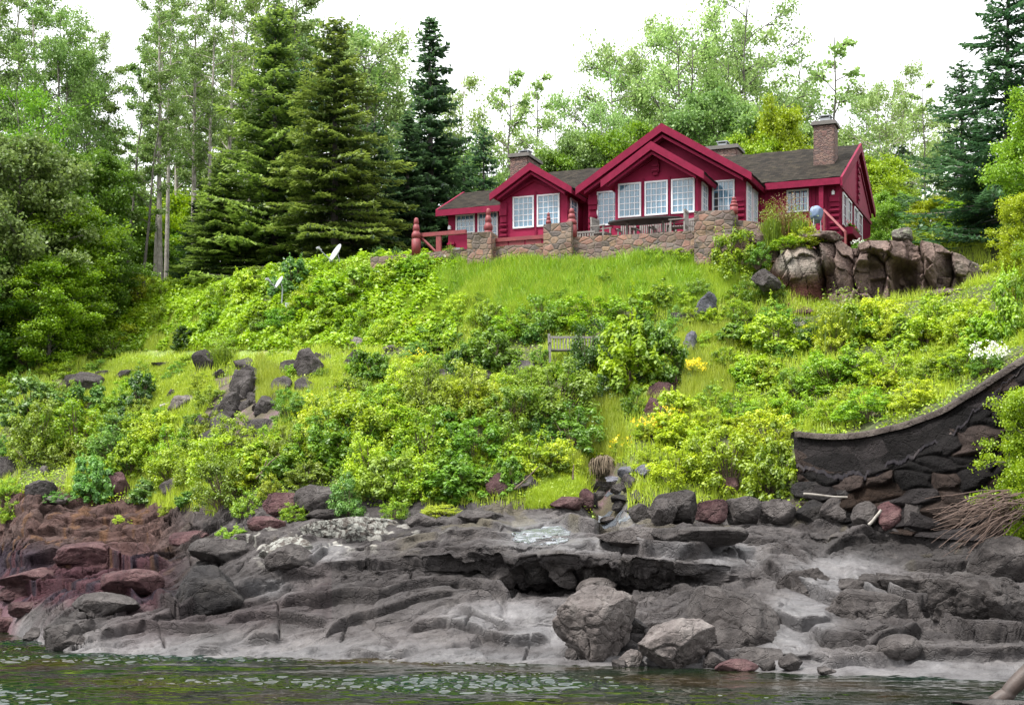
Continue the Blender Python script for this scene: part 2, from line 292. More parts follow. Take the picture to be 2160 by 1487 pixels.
VG = np.broadcast_to(VP, GD.shape)
# stream gully through the bank (rows 7..10)
gl = np.exp(-((PXG-(1285-20*(VG-8)))/38)**2)*sst(6.6, 7.6, VG)*(1-sst(9.3, 10.4, VG)); GZ = GZ-.75*gl
# ---- ledges and cracks: each line is the lip of a slab; (height, reach, groove) then the run of the lip as seen in the photograph
LIPS = [(.22,40,.10,[(585,1288),(640,1281),(720,1268),(800,1262),(850,1250),(950,1247),(1080,1255)]),(.16,34,.08,[(540,1240),(620,1217),(680,1206),(760,1201),(840,1196),(960,1213),(1045,1190)]),(.12,30,.08,[(680,1345),(740,1312),(810,1288),(880,1273),(960,1264)]),
 (.20,32,.10,[(370,1297),(430,1276),(480,1259),(540,1239),(600,1216),(660,1192),(700,1163)]),(.12,18,.10,[(960,1290),(1030,1310),(1085,1319)]),(.22,30,.10,[(1315,1145),(1360,1165),(1450,1176),(1505,1171)]),(.20,40,.10,[(1600,1190),(1615,1202),(1655,1231),(1745,1268),(1790,1282)]),
 (.26,36,.12,[(1780,1245),(1860,1282),(1950,1306)]),(.20,24,.14,[(1830,1362),(1890,1345),(1950,1331)]),(.30,30,.16,[(1850,1242),(1880,1270),(1930,1290),(1995,1286)]),(.26,30,.16,[(1960,1312),(2030,1340),(2170,1352)]),(.18,30,.12,[(1705,1325),(1730,1345),(1790,1356),(1835,1361)]),
 (.14,20,.08,[(1730,1402),(1880,1386),(1940,1378),(2170,1382)]),(.22,30,.10,[(2030,1246),(2080,1226),(2170,1208)]),(.14,24,.08,[(1735,1170),(1780,1146),(1840,1140)]),(.22,26,.10,[(1180,1106),(1295,1126),(1360,1151)]),(.22,26,.10,[(1380,1161),(1495,1160),(1570,1146)]),
 (.26,30,.14,[(135,1186),(225,1171),(280,1200),(360,1190)]),(.20,26,.12,[(0,1206),(100,1181),(190,1165),(330,1158)]),(.16,20,.10,[(0,1090),(80,1079),(150,1086)]),(.24,30,.14,[(320,1250),(380,1297),(455,1262)]),(.10,14,.08,[(400,1370),(480,1372)]),(.12,12,.12,[(730,1378),(800,1383),(880,1380)]),(.12,20,.08,[(515,1346),(600,1345)]),
 (.14,24,.08,[(450,1150),(520,1143),(600,1152),(680,1140)]),(.10,30,.06,[(760,1160),(880,1140),(1000,1128),(1090,1130)]),(.12,26,.06,[(820,1185),(920,1172),(1040,1168)]),(.12,26,.08,[(200,1342),(300,1318),(380,1322),(470,1330)]),(.16,26,.10,[(90,1345),(150,1322),(220,1315)]),(.12,24,.08,[(860,1330),(940,1320),(1060,1345),(1160,1350)]),
 (.12,26,.08,[(480,1310),(560,1300),(640,1312),(700,1318)]),(.16,24,.08,[(1560,1150),(1640,1160),(1720,1195)]),(.14,26,.08,[(1900,1190),(1980,1200),(2060,1190),(2140,1175)]),(.12,20,.08,[(1500,1130),(1600,1122),(1700,1132)]),(.12,20,.08,[(1080,1118),(1000,1105),(900,1112)][::-1]),(.2,24,.1,[(0,1255),(110,1240),(200,1250),(300,1262)]),(.16,20,.1,[(20,1140),(120,1128),(240,1136),(340,1128)]),(.14,18,.1,[(60,1110),(180,1100),(300,1108)]),(.16,22,.1,[(1620,1300),(1690,1322),(1760,1312)]),(.14,22,.1,[(1980,1300),(2080,1290),(2160,1300)])]
BX, BY = pix(np.stack([GX, GY, GZ], -1)); WB = np.zeros_like(GX)
for _b in ((1140,1130,110,42),(1540,1175,80,40),(1780,1215,150,55),(1700,1290,90,70),(1650,1360,90,60),(690,1165,60,26),(1130,1340,90,50),(1060,1300,160,40),(1900,1410,260,30),(760,1300,330,60),(430,1340,200,40)): WB = np.maximum(WB, np.exp(-(((BX-_b[0])/_b[2])**2+((BY-_b[1])/_b[3])**2)**1.5))
lift = np.zeros_like(GX); groove = np.zeros_like(GX); face = np.zeros_like(GX); _w = 7*fbm(BX*.011, BX*.0+3, o=2, s=700)
for _h0, _l0, _g0, _pts in LIPS:
    _x = [p[0] for p in _pts]; _d = np.interp(BX, _x, [p[1] for p in _pts])+_w-BY; _t = sst(_x[0]-6, _x[0]+26, BX)*(1-sst(_x[-1]-26, _x[-1]+6, BX))
    face = np.maximum(face, _t*np.exp(-(_d/6.)**2)); lift = np.maximum(lift, _h0*_t*np.exp(-np.maximum(_d, 0)/_l0)*sst(-1.6, 1.2, _d)); groove = np.maximum(groove, _g0*_t*np.exp(-((_d+3.0)/3.2)**2))
for _x0, _y0, _x1, _y1 in ((587,1255,592,1345),(392,1150,404,1185),(1000,1290,985,1330),(740,1300,722,1352),(1690,1210,1720,1250),(1120,1340,1100,1385),(860,1200,872,1245),(1540,1150,1600,1195),(330,1310,345,1350),(2010,1350,2040,1378),(1480,1365,1500,1400)):
    _c = _x0+(BY-_y0)*(_x1-_x0)/(_y1-_y0)+_w; groove = np.maximum(groove, .14*np.exp(-((BX-_c)/2.4)**2)*sst(_y0-4, _y0+6, BY)*(1-sst(_y1-6, _y1+4, BY)))
# ---- rock relief
_a = np.gradient(np.stack([GX, GY, GZ], -1), axis=1); _b = np.gradient(np.stack([GX, GY, GZ], -1), axis=0); NB = np.cross(_a, _b); NB /= np.linalg.norm(NB, axis=2, keepdims=True)+1e-9; NB *= np.sign(NB[..., 2:3]+1e-9); flatness = sst(.25, .8, NB[..., 2])
wr = sst(1.2, 2.2, VG)*(1-sst(8.05, 8.5, VG))
left = 1-sst(330, 470, PXG)*1.0; redz = left*sst(3.4, 4.6, VG+(.0*PXG)); redz = redz*(1-sst(.0, 1., np.zeros_like(VG)))
redz = np.clip((1-sst(300, 440, PXG))*sst(3.9, 4.5, VG)+(1-sst(0, 60, PXG))*sst(1.5, 2, VG), 0, 1)
g = np.where(GX < 1, -.032*(GX-1)**2, -.055*(GX-1)**2); g = np.clip(g, -7, 0)
phi = GY-g+2.1*fbm(GX*.17, GY*.17, o=3, s=3)+.25*fbm(GX*1.1, GY*1.1, o=3, s=5)
def stair(ph, per, lo, hi):
    q = ph/per; fr = q-np.floor(q); return sst(lo, hi, fr)-fr, fr, np.floor(q)
tipw = 1-.85*np.exp(-((PXG-30)/55)**2)*(1-sst(4.5, 6, VG)); amp = .22*tipw*flatness*np.clip(.35+1.7*vn(GX*.23, GY*.28, s=9), .0, 1.3)
s1, f1_, id1 = stair(phi+.35*fbm(GX*.8, GY*.8, o=3, s=33), 1.9, .86, .95); s2, f2_, _ = stair(phi+.5*fbm(GX*.7, GY*.7, o=3, s=31), .63, .82, .96)
dz = amp*s1+.12*flatness*s2*np.clip(.6+vn(GX*.5, GY*.5, s=19), 0, 1.4)
dy = -.55*amp*np.exp(-((f1_-.93)/.04)**2)
wx = GX*.42+.45*fbm(GX*.5, GY*.5, o=3, s=40); wy = phi*.85+.35*fbm(GX*.8, GY*.8, o=3, s=41)
F1, F2, cid = worley(wx, wy, 7)
blk = np.clip(.55+1.3*vn(GX*.22, GY*.25, s=77), 0, 1)+.5*redz
dz += (cid-.5)*.34*blk*sst(0, .14, F2-F1)-.26*np.exp(-((F2-F1)/.055)**2)*np.clip(blk+.2-.5*((VG > 1.8)&(VG < 4)&(PXG > 300)), 0, 1)
F1b, F2b, cidb = worley(GX*2.3+.6*fbm(GX*1.7, GY*1.7, o=2, s=50), phi*2.1, 8)
dz += ((cidb-.5)*.10*sst(0, .2, F2b-F1b)-.05*np.exp(-((F2b-F1b)/.06)**2))*np.clip(vn(GX*.45, GY*.45, s=78)+.25+.9*redz, 0, 1)
# sweeping shallow cracks along the flow of the slab
cr = abs(fbm(GX*.35+2, phi*1.3, o=4, s=61)); dz -= .17*np.exp(-(cr/.026)**2)
dz += .10*fbm(GX*.9, GY*.9, o=5, s=11)+.16*fbm(GX*.35, GY*.35, o=2, s=12)+.03*fbm(GX*5, GY*5, o=3, s=13, ridge=True)
band = np.clip(1-(VG-2)/.9, 0, 1)*(VG >= 2)                # the low wave-washed apron is smoother
dz = dz*(1-.5*band*(1-redz)); dz = dz*tipw
dz = dz*np.interp(VG, [0, 1.4, 2.0, 2.5, 20], [.3, .3, .28, .9, 1.])
dz = dz*(.25+.75*flatness)*(1-.6*WB)*(1-.85*face); n3 = (1-.8*face)*(1-.72*WB)*(.11*fbm(GX*1.1, GY*1.1, GZ*1.6, o=4, s=301, ridge=True)+.05*fbm(GX*3.3, GY*3.3, GZ*4.5, o=3, s=311))*wr*tipw*(1-.5*band)*(1.3-flatness*.7); GX = GX+NB[..., 0]*n3; GY = GY+NB[..., 1]*n3; GZ = GZ+NB[..., 2]*n3
GZ = GZ+dz*wr+(1.35*lift-1.3*groove)*wr; GY = GY+dy*wr*(1-band)-.75*lift*wr+.4*groove*wr; GY = GY-wr*tipw*(1-.6*WB)*(.09*fbm(GX*1.6, GY*1.6, GZ*3.4, o=4, s=321, ridge=True)+.05*fbm(GX*4, GY*4, GZ*7, o=3, s=325))
wh = sst(8.05, 8.6, VG)*(1-sst(14.6, 15.2, VG))
GZ = GZ+wh*(.22*fbm(GX*.45, GY*.45, o=4, s=15)+.10*fbm(GX*1.5, GY*1.5, o=3, s=16))*np.where((VG > 11)&(VG < 12.2)&(PXG < 620), .15, 1)
nr, nc = GX.shape; GP = np.stack([GX, GY, GZ], -1)
SX, SY = pix(GP)
# wetness and colour of the rock
flat = 1-np.clip(abs(np.gradient(GZ, axis=0)/(abs(np.gradient(GY, axis=0))+1e-3)), 0, 1)
def blob(cx, cy, rx, ry): return np.exp(-(((SX-cx)/rx)**2+((SY-cy)/ry)**2)**1.5)
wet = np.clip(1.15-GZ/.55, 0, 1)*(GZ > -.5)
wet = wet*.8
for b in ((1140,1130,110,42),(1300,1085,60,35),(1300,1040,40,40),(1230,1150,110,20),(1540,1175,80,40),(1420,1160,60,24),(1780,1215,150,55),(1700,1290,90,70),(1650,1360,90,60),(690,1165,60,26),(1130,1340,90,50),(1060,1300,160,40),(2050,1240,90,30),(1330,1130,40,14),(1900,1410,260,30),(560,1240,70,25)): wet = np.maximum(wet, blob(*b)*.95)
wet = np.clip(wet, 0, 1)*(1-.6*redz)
base = np.array([.076, .071, .072]); tint = base+np.zeros(GX.shape+(3,))
tn = fbm(GX*.5, phi*.9, o=4, s=21)
tint = tint*(1+.6*tn[..., None])
redc = np.array([.062, .028, .036]); pinkc = np.array([.13, .075, .092]); orange = np.array([.12, .065, .035]); purp = np.array([.026, .018, .028])
rz = np.clip(redz*1.1+.25*fbm(GX*.4, GY*.4, o=3, s=22)*(PXG < 700), 0, 1)[..., None]
n1 = fbm(GX*.45, phi*1.1, o=4, s=23)[..., None]; rc = redc+(purp-redc)*sst(-.02, .22, n1)
top = sst(6.0, 7.2, VG)[..., None]; rc = rc+(np.array([.10, .066, .055])-rc)*top*.7
rc = rc+(orange-rc)*sst(.25, .5, fbm(GX*2.6, GY*2.6, o=4, s=24))[..., None]*sst(4.5, 6.5, VG)[..., None]*.8
rc = rc+(pinkc-rc)*(1-sst(3.2, 4.6, VG))[..., None]*.8
tint = tint+(rc-tint)*rz
yel = (sst(.18, .4, fbm(GX*.9, GY*.9, o=4, s=25))*sst(5.5, 7.5, VG)*.35)[..., None]; tint = tint+(np.array([.13, .115, .06])-tint)*yel*(1-rz)
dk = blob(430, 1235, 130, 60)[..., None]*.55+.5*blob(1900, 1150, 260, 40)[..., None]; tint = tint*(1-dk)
tint = tint+(np.array([.072, .075, .083])-tint)*(.4*sst(.3, .9, wet)*(1-rz[..., 0]))[..., None]  # pale bluish sky sheen of the wet patches mixed into the rock colour
lich = (sst(.30, .42, fbm(GX*3.2, GY*3.2, o=3, s=26))*np.clip(blob(740, 1120, 170, 40)+blob(560, 1150, 120, 40)*.8, 0, 1))[..., None]; tint = tint+(np.array([.30, .30, .28])-tint)*lich
# ground colour multiplier for the hillside: the mown strips are paler
gc = np.ones(GX.shape+(3,)); mow = np.clip(((VG > 11.0)&(VG < 12.15)&(PXG < 640)&(PXG > 60))*1.+((VG > 14.5)&(VG < 15.3)&(PXG > 940)&(PXG < 1500))*1., 0, 1)[..., None]
gc = gc*(1-mow)+mow*np.array([3.2, 3.6, 3.])
_bare = (np.exp(-((SX-(1285-20*(VG-8)))/44)**4)*sst(7.2, 8, VG)*(1-sst(9.4, 10, VG)))[..., None]; gc = gc*(1-_bare)+_bare*np.array([1.1, .72, 1.5])
def _ip(poly):
    x, y = SX, SY; c = np.zeros(x.shape, bool)
    for i in range(len(poly)):
        (x0, y0), (x1, y1) = poly[i], poly[i-1]
        if y0 != y1: c ^= ((y0 > y) != (y1 > y)) & (x < (x1-x0)*(y-y0)/(y1-y0)+x0)
    return c
for _q in ([(450,800),(600,770),(625,860),(560,935),(440,965),(430,880)], [(110,800),(230,800),(230,850),(110,850)]): gc[_ip(_q)] = np.array([1.25, .85, 1.9])
def grid_faces(r0, r1, c0=0, c1=None):
    c1 = nc-1 if c1 is None else c1; i, j = np.meshgrid(np.arange(r0, r1), np.arange(c0, c1), indexing='ij'); a = (i*nc+j).ravel()
    return np.stack([a, a+1, a+nc+1, a+nc], 1)
split = int(np.searchsorted(VP[:, 0], 8.45))
def submesh(name, r0, r1, m, attrs):
    Fc = grid_faces(0, r1-r0); o = mesh(name, GP[r0:r1+1].reshape(-1, 3), Fc, m, None, True, None, {k: v[r0:r1+1].reshape((-1, 3) if v.ndim == 3 else -1) for k, v in attrs.items()}); return o
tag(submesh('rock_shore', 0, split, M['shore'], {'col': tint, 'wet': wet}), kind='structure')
tag(submesh('hillside', split, nr-1, M['soil'], {'col': gc}), kind='structure')
st = 4; Gc = GP[::st, ::st]; a, b = Gc.shape[:2]; i, j = np.meshgrid(np.arange(a-1), np.arange(b-1), indexing='ij'); q = (i*b+j).ravel()
BV = BVHTree.FromPolygons([tuple(p) for p in Gc.reshape(-1, 3).tolist()], np.stack([q, q+1, q+b+1, q+b], 1).tolist())
def ground(px, py):
    """the point of the land seen at a place of the photograph"""
    for k in range(40):
        d = Vector(((px-1080)/F, 1, (HOR-py-3*k)/F)).normalized(); h = BV.ray_cast(Vector((0, 0, EYE)), d)
        if h[0]: return np.array(h[0])
def drop(x, y, z=60):
    h = BV.ray_cast(Vector((x, y, z)), Vector((0, 0, -1))); return h[0].z if h[0] else 13.
# the lake bed and the far land round the camera
bed = MB(); bed.box(-400, 400, -400, 12, -3.6, -3.1); tag(bed.build('lake_bed', M['darkrock']), kind='structure')
# ---- water
def water():
    ys = np.concatenate([np.arange(-300, 16, 20.), np.arange(16, 20, .12), np.arange(20, 34, .03), np.arange(34, 52, .09), np.arange(52, 80, 4.)])
    u = np.linspace(-.42, .42, 760); Y, U = np.meshgrid(ys, u, indexing='ij'); X = U*np.maximum(Y, 16)*np.where(abs(U) > .41, 12, 1)
    nz = sst(15, 18, Y)*(1-sst(50, 60, Y)); calm = .55+.45*(1-sst(-1, 6, X))
    pat = sst(-.35, .5, fbm(X*.25, Y*.35, o=2, s=93)); Z = nz*calm*(.035*fbm(X*.8+3, Y*1.3, o=2, s=90)+(.008+.036*pat*calm)*fbm(X*5.0, Y*5.0, o=2, s=91))
    n, m = X.shape; i, j = np.meshgrid(np.arange(n-1), np.arange(m-1), indexing='ij'); a = (i*m+j).ravel()
    mt, nt, out = mat('lake_water'); tc = N(nt, 'ShaderNodeTexCoord').outputs['Object']
    big = noise(nt, .22, 4, .6, tc); c = ramp(nt, big.outputs[0], [(.38, (.002, .012, .008)), (.52, (.006, .010, .003)), (.64, (.018, .013, .004))])
    mp = N(nt, 'ShaderNodeMapping', ins={0: tc, 'Scale': (1, 1.35, 1)})
    b1 = noise(nt, 5.5, 3, .55, mp.outputs[0]); b2 = noise(nt, 17, 3, .6, mp.outputs[0])
    h = N(nt, 'ShaderNodeMath', operation='MULTIPLY_ADD', ins={0: b1.outputs[0], 1: 3.2, 2: b2.outputs[0]}).outputs[0]
    mask = ramp(nt, noise(nt, .16, 3, .5, tc).outputs[0], [(.35, .35), (.6, 1)])
    bp = N(nt, 'ShaderNodeBump', ins={'Strength': mask, 'Distance': .007, 'Height': h})
    p = N(nt, 'ShaderNodeBsdfPrincipled', ins={'Base Color': c, 'Roughness': .015, 'IOR': 1.33, 'Specular IOR Level': .5}); nt.links.new(p.outputs[0], out.inputs[0])
    tag(mesh('lake_water', np.stack([X, Y, Z], -1).reshape(-1, 3), np.stack([a, a+1, a+m+1, a+m], 1), mt, None, True), kind='structure')
water()
def stream():
    """a thin sheet of running water down the gully and over the upper slab"""
    c = np.clip(blob(1140,1132,70,24)+blob(1300,1092,44,18)+blob(1292,1043,26,12)+blob(1235,1112,50,9), 0, 1)*(VG > 5.6)*(VG < 10)
    k = (c > .45)&(flat > .25); f = grid_faces(0, nr-1); kk = k.ravel(); f = f[kk[f].all(1)]; used = np.unique(f); re = np.zeros(nr*nc, int); re[used] = np.arange(len(used))
    V = GP.reshape(-1, 3)[used].copy(); V[:, 2] += .012+.012*fbm(V[:, 0]*5, V[:, 1]*3, o=3, s=95)
    mt, nt, out = mat('stream_water'); tc = N(nt, 'ShaderNodeTexCoord').outputs['Object']
    bp = N(nt, 'ShaderNodeBump', ins={'Strength': .6, 'Distance': .02, 'Height': noise(nt, 14, 4, .6, tc).outputs[0]})
    p = N(nt, 'ShaderNodeBsdfPrincipled', ins={'Base Color': (.09, .10, .115, 1), 'Roughness': .16, 'IOR': 1.7, 'Specular IOR Level': .9, 'Normal': bp.outputs[0]}); nt.links.new(p.outputs[0], out.inputs[0])
    if len(f): tag(mesh('stream', V, re[f], mt, None, True), kind='structure')
stream()
# ================================================================== labels
MARK = [('the weathered bench', 1215, 720), ('the upper satellite dish', 708, 540), ('the lower satellite dish', 592, 600), ('the yellow iris patch', 1470, 788), ('the stone terrace wall', 1300, 520),
 ('the reddish cliff', 1690, 600), ('the dark cliff hollow', 1850, 590), ('the stream mouth', 1290, 1060), ('the dark retaining wall', 1850, 950), ('the biggest shore boulder', 1262, 1320), ('the tangled roots', 2080, 1100),
 ('the lichen-spotted ledge', 740, 1115), ('the mown grass path', 530, 750), ('the tumbled rock gully', 500, 860), ('the red shore rock', 150, 1120), ('the dead grass clump', 1270, 965), ('the white-flowered bush', 2080, 770),
 ('the bleached driftwood', 370, 855), ('the yellow wildflowers', 1370, 905), ('the tapered rock tip', 110, 1330), ('the split reddish boulder', 640, 1060), ('the lime-green tuft', 1165, 1045)]
USED = {}
def direction(dx, dy):
    a = math.degrees(math.atan2(-dy, dx)) % 360
    return ['to the right of', 'up and right of', 'above', 'up and left of', 'to the left of', 'down and left of', 'below', 'down and right of'][int((a+22.5)//45) % 8]
def where(look, px, py, marks=None, avoid=''):
    ms = sorted((m for m in (marks or MARK) if m[0] not in avoid), key=lambda m: math.hypot(px-m[1], py-m[2]))
    ph = []
    for m in ms[:5]:
        d = math.hypot(px-m[1], py-m[2]); w = 'just ' if d < 70 else '' if d < 190 else 'far '
        ph.append(w+direction(px-m[1], py-m[2])+' '+m[0])
    c = [f'{look} {p}' for p in ph[:2]]+[f'{look}, {ph[0]} and {p}' for p in ph[1:]]
    for l in c:
        if len(l.split()) <= 16 and l not in USED: break
    else: l = min(c, key=lambda l: len(l.split()))
    USED[l] = USED.get(l, 0)+1
    return l
# ================================================================== rocks
def ico(sub):
    b = bmesh.new(); bmesh.ops.create_icosphere(b, subdivisions=sub, radius=1); V = np.array([v.co[:] for v in b.verts]); Fc = np.array([[v.index for v in f.verts] for f in b.faces]); b.free(); return V, Fc
ICO = {k: ico(k) for k in (4, 5, 6)}
def rockmesh(seed, size, sub=4, cuts=14, lim=(.5, .9), rough=.10, crack=.0, strat=0.):
    V, Fc = ICO[sub]; V = V.copy(); r = np.random.RandomState(seed)
    for _ in range(cuts):
        d = r.normal(size=3); d /= np.linalg.norm(d); l = r.uniform(*lim); e = np.maximum(V@d-l, 0); V -= d*e[:, None]*.9
    o = r.uniform(0, 50, 3); n = V/np.linalg.norm(V, axis=1, keepdims=True); S = np.array(size)/2; W = V*S
    k = 1.6/max(S.mean(), .05); X, Y, Z = (W[:, i]*k+o[i] for i in range(3))
    dd = rough*fbm(X, Y, Z, o=4, s=seed % 97)+rough*.35*fbm(X*3.3, Y*3.3, Z*3.3, o=3, s=seed % 89, ridge=True)
    if crack: dd -= crack*np.exp(-(abs(fbm(X*.8, Y*.8, Z*.8, o=3, s=5+seed % 83))/.03)**2)
    if strat: q = W[:, 2]/strat+.6*fbm(X, Y, o=2, s=3); dd += .06*(sst(.7, .95, q-np.floor(q)))
    return (V+n*dd[:, None])*S, Fc
ROCKN = 0
def rock(px, py, w, h, m='rock', look='grey boulder', seed=None, sink=.12, depth=1., sub=4, D=None, tilt=0, label=None, group='boulders', name='boulder', cat='boulder', rz=None, **kw):
    """px, py: middle of the rock's foot in the photograph; w, h its size there"""
    global ROCKN; ROCKN += 1; seed = seed or ROCKN*7+3
    g = ground(px, py) if D is None else P(px, py, D)
    if g is None: return None
    s = F/g[1]; sx, sz = w/s, h/s; sy = max(sx, sz*.8)*depth*.9
    V, Fc = rockmesh(seed, (sx*1.04, sy, sz*(1+sink)), sub, **kw)
    o = mesh(name, V, Fc, M[m], None, True); r = random.Random(seed)
    o.location = (g[0], g[1]+sy*.32, g[2]+sz*(.5-sink*.5)); o.rotation_euler = (0, math.radians(tilt), 0)
    return tag(o, label or where(look, px, py-h/2), cat, group)
random.seed(5)
# boulders at the water's edge
rock(1262,1394,204,166,'palerock',seed=11,sub=6,cuts=11,lim=(.62,.92),rough=.12,crack=.07,label='biggest rounded granite boulder standing at the water beside the pale humped one')
rock(1262,1262,84,44,'palerock',seed=23,cuts=10,label='flat-topped block perched behind the biggest shore boulder',D=33.6)
rock(1428,1418,215,124,'palerock',seed=36,sub=6,cuts=14,lim=(.5,.85),rough=.12,crack=.07,label='pale humped boulder right of the biggest shore boulder')
rock(1331,1413,60,46,'palerock',seed=41,label='small grey stone at the waterline between the two largest boulders')
rock(1387,1342,80,62,'rock',seed=52,label='angular brown boulder behind the pale humped one',D=31.9)
rock(1402,1298,64,46,'rock',seed=61,label='squat boulder on top of the angular brown boulder',D=32.6)
rock(1450,1292,78,66,'rock',seed=72,label='round dark boulder under the diagonal slab edge',D=32.9)
for x, y, w, h, m, l in ((1290,1034,120,22,'rock','flat slab across the stream gully, upper one'),(1318,1062,70,26,'darkrock','dark stone in the bed of the stream'),(1262,1058,60,24,'rock','flat slab across the stream gully, lower one'),(1300,1016,60,14,'bluerock','thin bluish slab at the head of the gully'),(1338,1086,50,22,'rock','brown stone at the right lip of the stream')): rock(x, y, w, h, m, label=l, cuts=16, lim=(.4, .8), depth=1.4, sink=.3)
rock(1345,1296,56,42,'rock',seed=79,label='small brown stone wedged behind the biggest shore boulder',D=33)
rock(1310,1418,40,34,'rock',seed=83,label='small stone in the shadow at the foot of the biggest boulder')
for x, y, w, h, m, l in ((1205,1392,44,26,'rock','small brown stone at the left foot of the biggest boulder'),(1372,1352,44,30,'rock','small angular stone between the stacked boulders'),(1505,1412,60,44,'rock','angular stone at the right foot of the pale humped boulder'),(1340,1340,60,44,'darkrock','dark stone in the gap behind the two largest boulders'),(1482,1330,60,50,'rock','brown stone leaning on the broad cracked slab'),(1620,1416,50,26,'rock','small stone between the reddish stone and the dark wedge'),(1745,1424,60,22,'rock','low stone at the waterline right of the dark wedge')): rock(x, y, w, h, m, label=l, cuts=18, lim=(.45, .8), rough=.13, sink=.25, D=None)
rock(1551,1424,98,40,'redrock',seed=91,label='low flat reddish stone lying at the waterline',cuts=18)
rock(1673,1418,56,42,'rock',seed=97,label='dark wedge of stone at the water below the wet slab')
rock(1902,1392,92,54,'rock',seed=103,cuts=6,lim=(.75,.95),label='smooth rounded boulder resting on the wet slab at right')
rock(1560,1400,262,190,'rock',seed=117,sub=6,sink=.3,depth=1.1,cuts=10,tilt=12,crack=.07,rough=.13,name='rock_slab',cat='rock slab',label='broad cracked slab fanning out right of the pale humped boulder',D=30.2)
rock(1600,1408,140,50,'rock',seed=121,sub=5,sink=.2,label='long low ledge of rock at the foot of the broad cracked slab',D=28.9,name='rock_slab',cat='rock slab')
rock(2100,1497,190,26,'rock',seed=131,sink=.5,label='low rock breaking the water at the bottom right corner',D=21.8,depth=.5)
rock(1835,1340,230,110,'rock',seed=137,sub=6,sink=.4,depth=.8,tilt=14,crack=.1,cuts=18,lim=(.45,.85),rough=.16,label='long tilted slab above the smooth rounded boulder',D=30.5,name='rock_slab',cat='rock slab')
rock(2080,1330,250,120,'rock',seed=139,sub=6,sink=.4,depth=.8,tilt=12,crack=.1,cuts=18,lim=(.45,.85),rough=.16,label='dark tilted slab at the right edge above the water',D=29.3,name='rock_slab',cat='rock slab')
rock(1690,1275,150,90,'rock',seed=141,sub=6,sink=.5,depth=.8,tilt=25,crack=.1,cuts=18,lim=(.45,.85),rough=.16,label='sloping shoulder of rock behind the broad cracked slab',D=32.5,name='rock_slab',cat='rock slab')
rock(1620,1210,190,66,'rock',seed=147,sub=6,sink=.5,depth=.7,tilt=16,crack=.1,cuts=18,lim=(.45,.85),rough=.16,label='low ledge below the stepped boulders right of the stream',D=34.2,name='rock_slab',cat='rock slab')
rock(1930,1285,300,90,'rock',seed=151,sub=6,sink=.5,depth=.7,tilt=8,crack=.1,cuts=18,lim=(.45,.85),rough=.16,label='undercut ledge in the wet slabs below the tangled roots',D=31.8,name='rock_slab',cat='rock slab')
rock(2130,1210,150,80,'rock',seed=153,sub=5,sink=.4,label='blocky rock at the right edge under the roots',D=31.4)
# the dark blocky step across the middle
for k, (x, w, h) in enumerate([(1066,70,58),(1128,66,66),(1188,64,72),(1246,62,70),(1302,62,70),(1358,58,64),(1412,64,56),(1470,90,54)]):
    rock(x, 1240-(k == 7)*6, w+12, h+8, 'darkrock' if k % 3 == 1 else 'rock', seed=160+k*5, sub=5, cuts=16, lim=(.45, .75), rough=.12, D=34.35-k*.09, sink=.1, look='dark undercut block', label=f"undercut block in the dark step, {['first','second','third','fourth','fifth','sixth','seventh','eighth'][k]} from the left", group='blocks of the dark step')
# upper right boulder row under the bushes
for x, y, w, h, m in [(1398,1112,72,66,'rock'),(1432,1106,100,80,'rock'),(1502,1106,80,62,'redrock'),(1568,1106,90,70,'rock'),(1545,1048,60,44,'redrock'),(1640,1108,90,64,'rock'),(1712,1112,86,60,'darkrock'),(1775,1108,76,62,'rock'),(1828,1112,56,56,'rock'),(1878,1122,66,66,'redrock'),(1934,1132,68,84,'rock'),(1990,1116,60,58,'rock'),(1350,1100,44,40,'rock'),(1240,1084,44,62,'redrock'),(1196,1080,74,42,'redrock'),(1330,1040,40,44,'rock'),(1365,1012,50,34,'bluerock'),(1325,1008,60,26,'bluerock'),(1050,1052,60,56,'redrock'),(1110,1046,74,48,'rock'),(1255,1028,120,18,'rock'),(1720,1052,90,44,'darkrock'),(1800,1062,80,40,'darkrock'),(2048,1058,54,48,'bluerock'),(2105,1010,90,60,'darkrock'),(1900,1070,66,44,'rock'),(1960,1060,80,46,'darkrock'),(1480,1150,200,52,'rock'),(1340,1150,180,40,'rock')]:
    rock(x, y, w, h, m, {'rock': 'brown-grey boulder', 'redrock': 'reddish boulder', 'darkrock': 'blackish boulder', 'bluerock': 'blue-grey stone'}[m], sub=5 if w > 60 else 4, cuts=12, crack=.05)
# left shore
for x, y, w, h, m, l in [(78,1046,78,48,'rock','dark domed boulder'),(10,1012,64,60,'rock','grey boulder'),(244,1046,80,52,'redrock','blocky reddish rock'),(362,1044,60,44,'rock','dark rounded rock'),(110,1062,60,20,'palerock','low pale stone'),(92,1004,22,26,'palerock','small white stone'),(700,1096,150,30,'rock','flat layered rock'),(610,1200,110,60,'rock','weathered hump'),(470,1190,170,66,'rock','grey blocky outcrop'),(420,1290,170,96,'darkrock','black undercut rock'),(1000,1098,120,26,'rock','low dark rock'),(890,1110,90,34,'rock','low grey rock'),(205,1300,150,50,'rock','smooth grey hump'),(130,1372,120,66,'rock','dark knuckle of rock'),(560,1115,80,32,'redrock','low reddish block'),(400,1150,90,40,'redrock','reddish block'),(180,1190,150,50,'redrock','maroon ledge'),(60,1240,150,50,'redrock','maroon ledge'),(270,1250,130,60,'redrock','maroon ledge')]:
    rock(x, y, w, h, m, l, sub=5 if w > 70 else 4, cuts=14, sink=.35, crack=.05)
rock(600,1092,110,62,'redrock',seed=301,sub=5,label='reddish boulder, left half of the split pair under the shrubs',cuts=14,crack=.06)
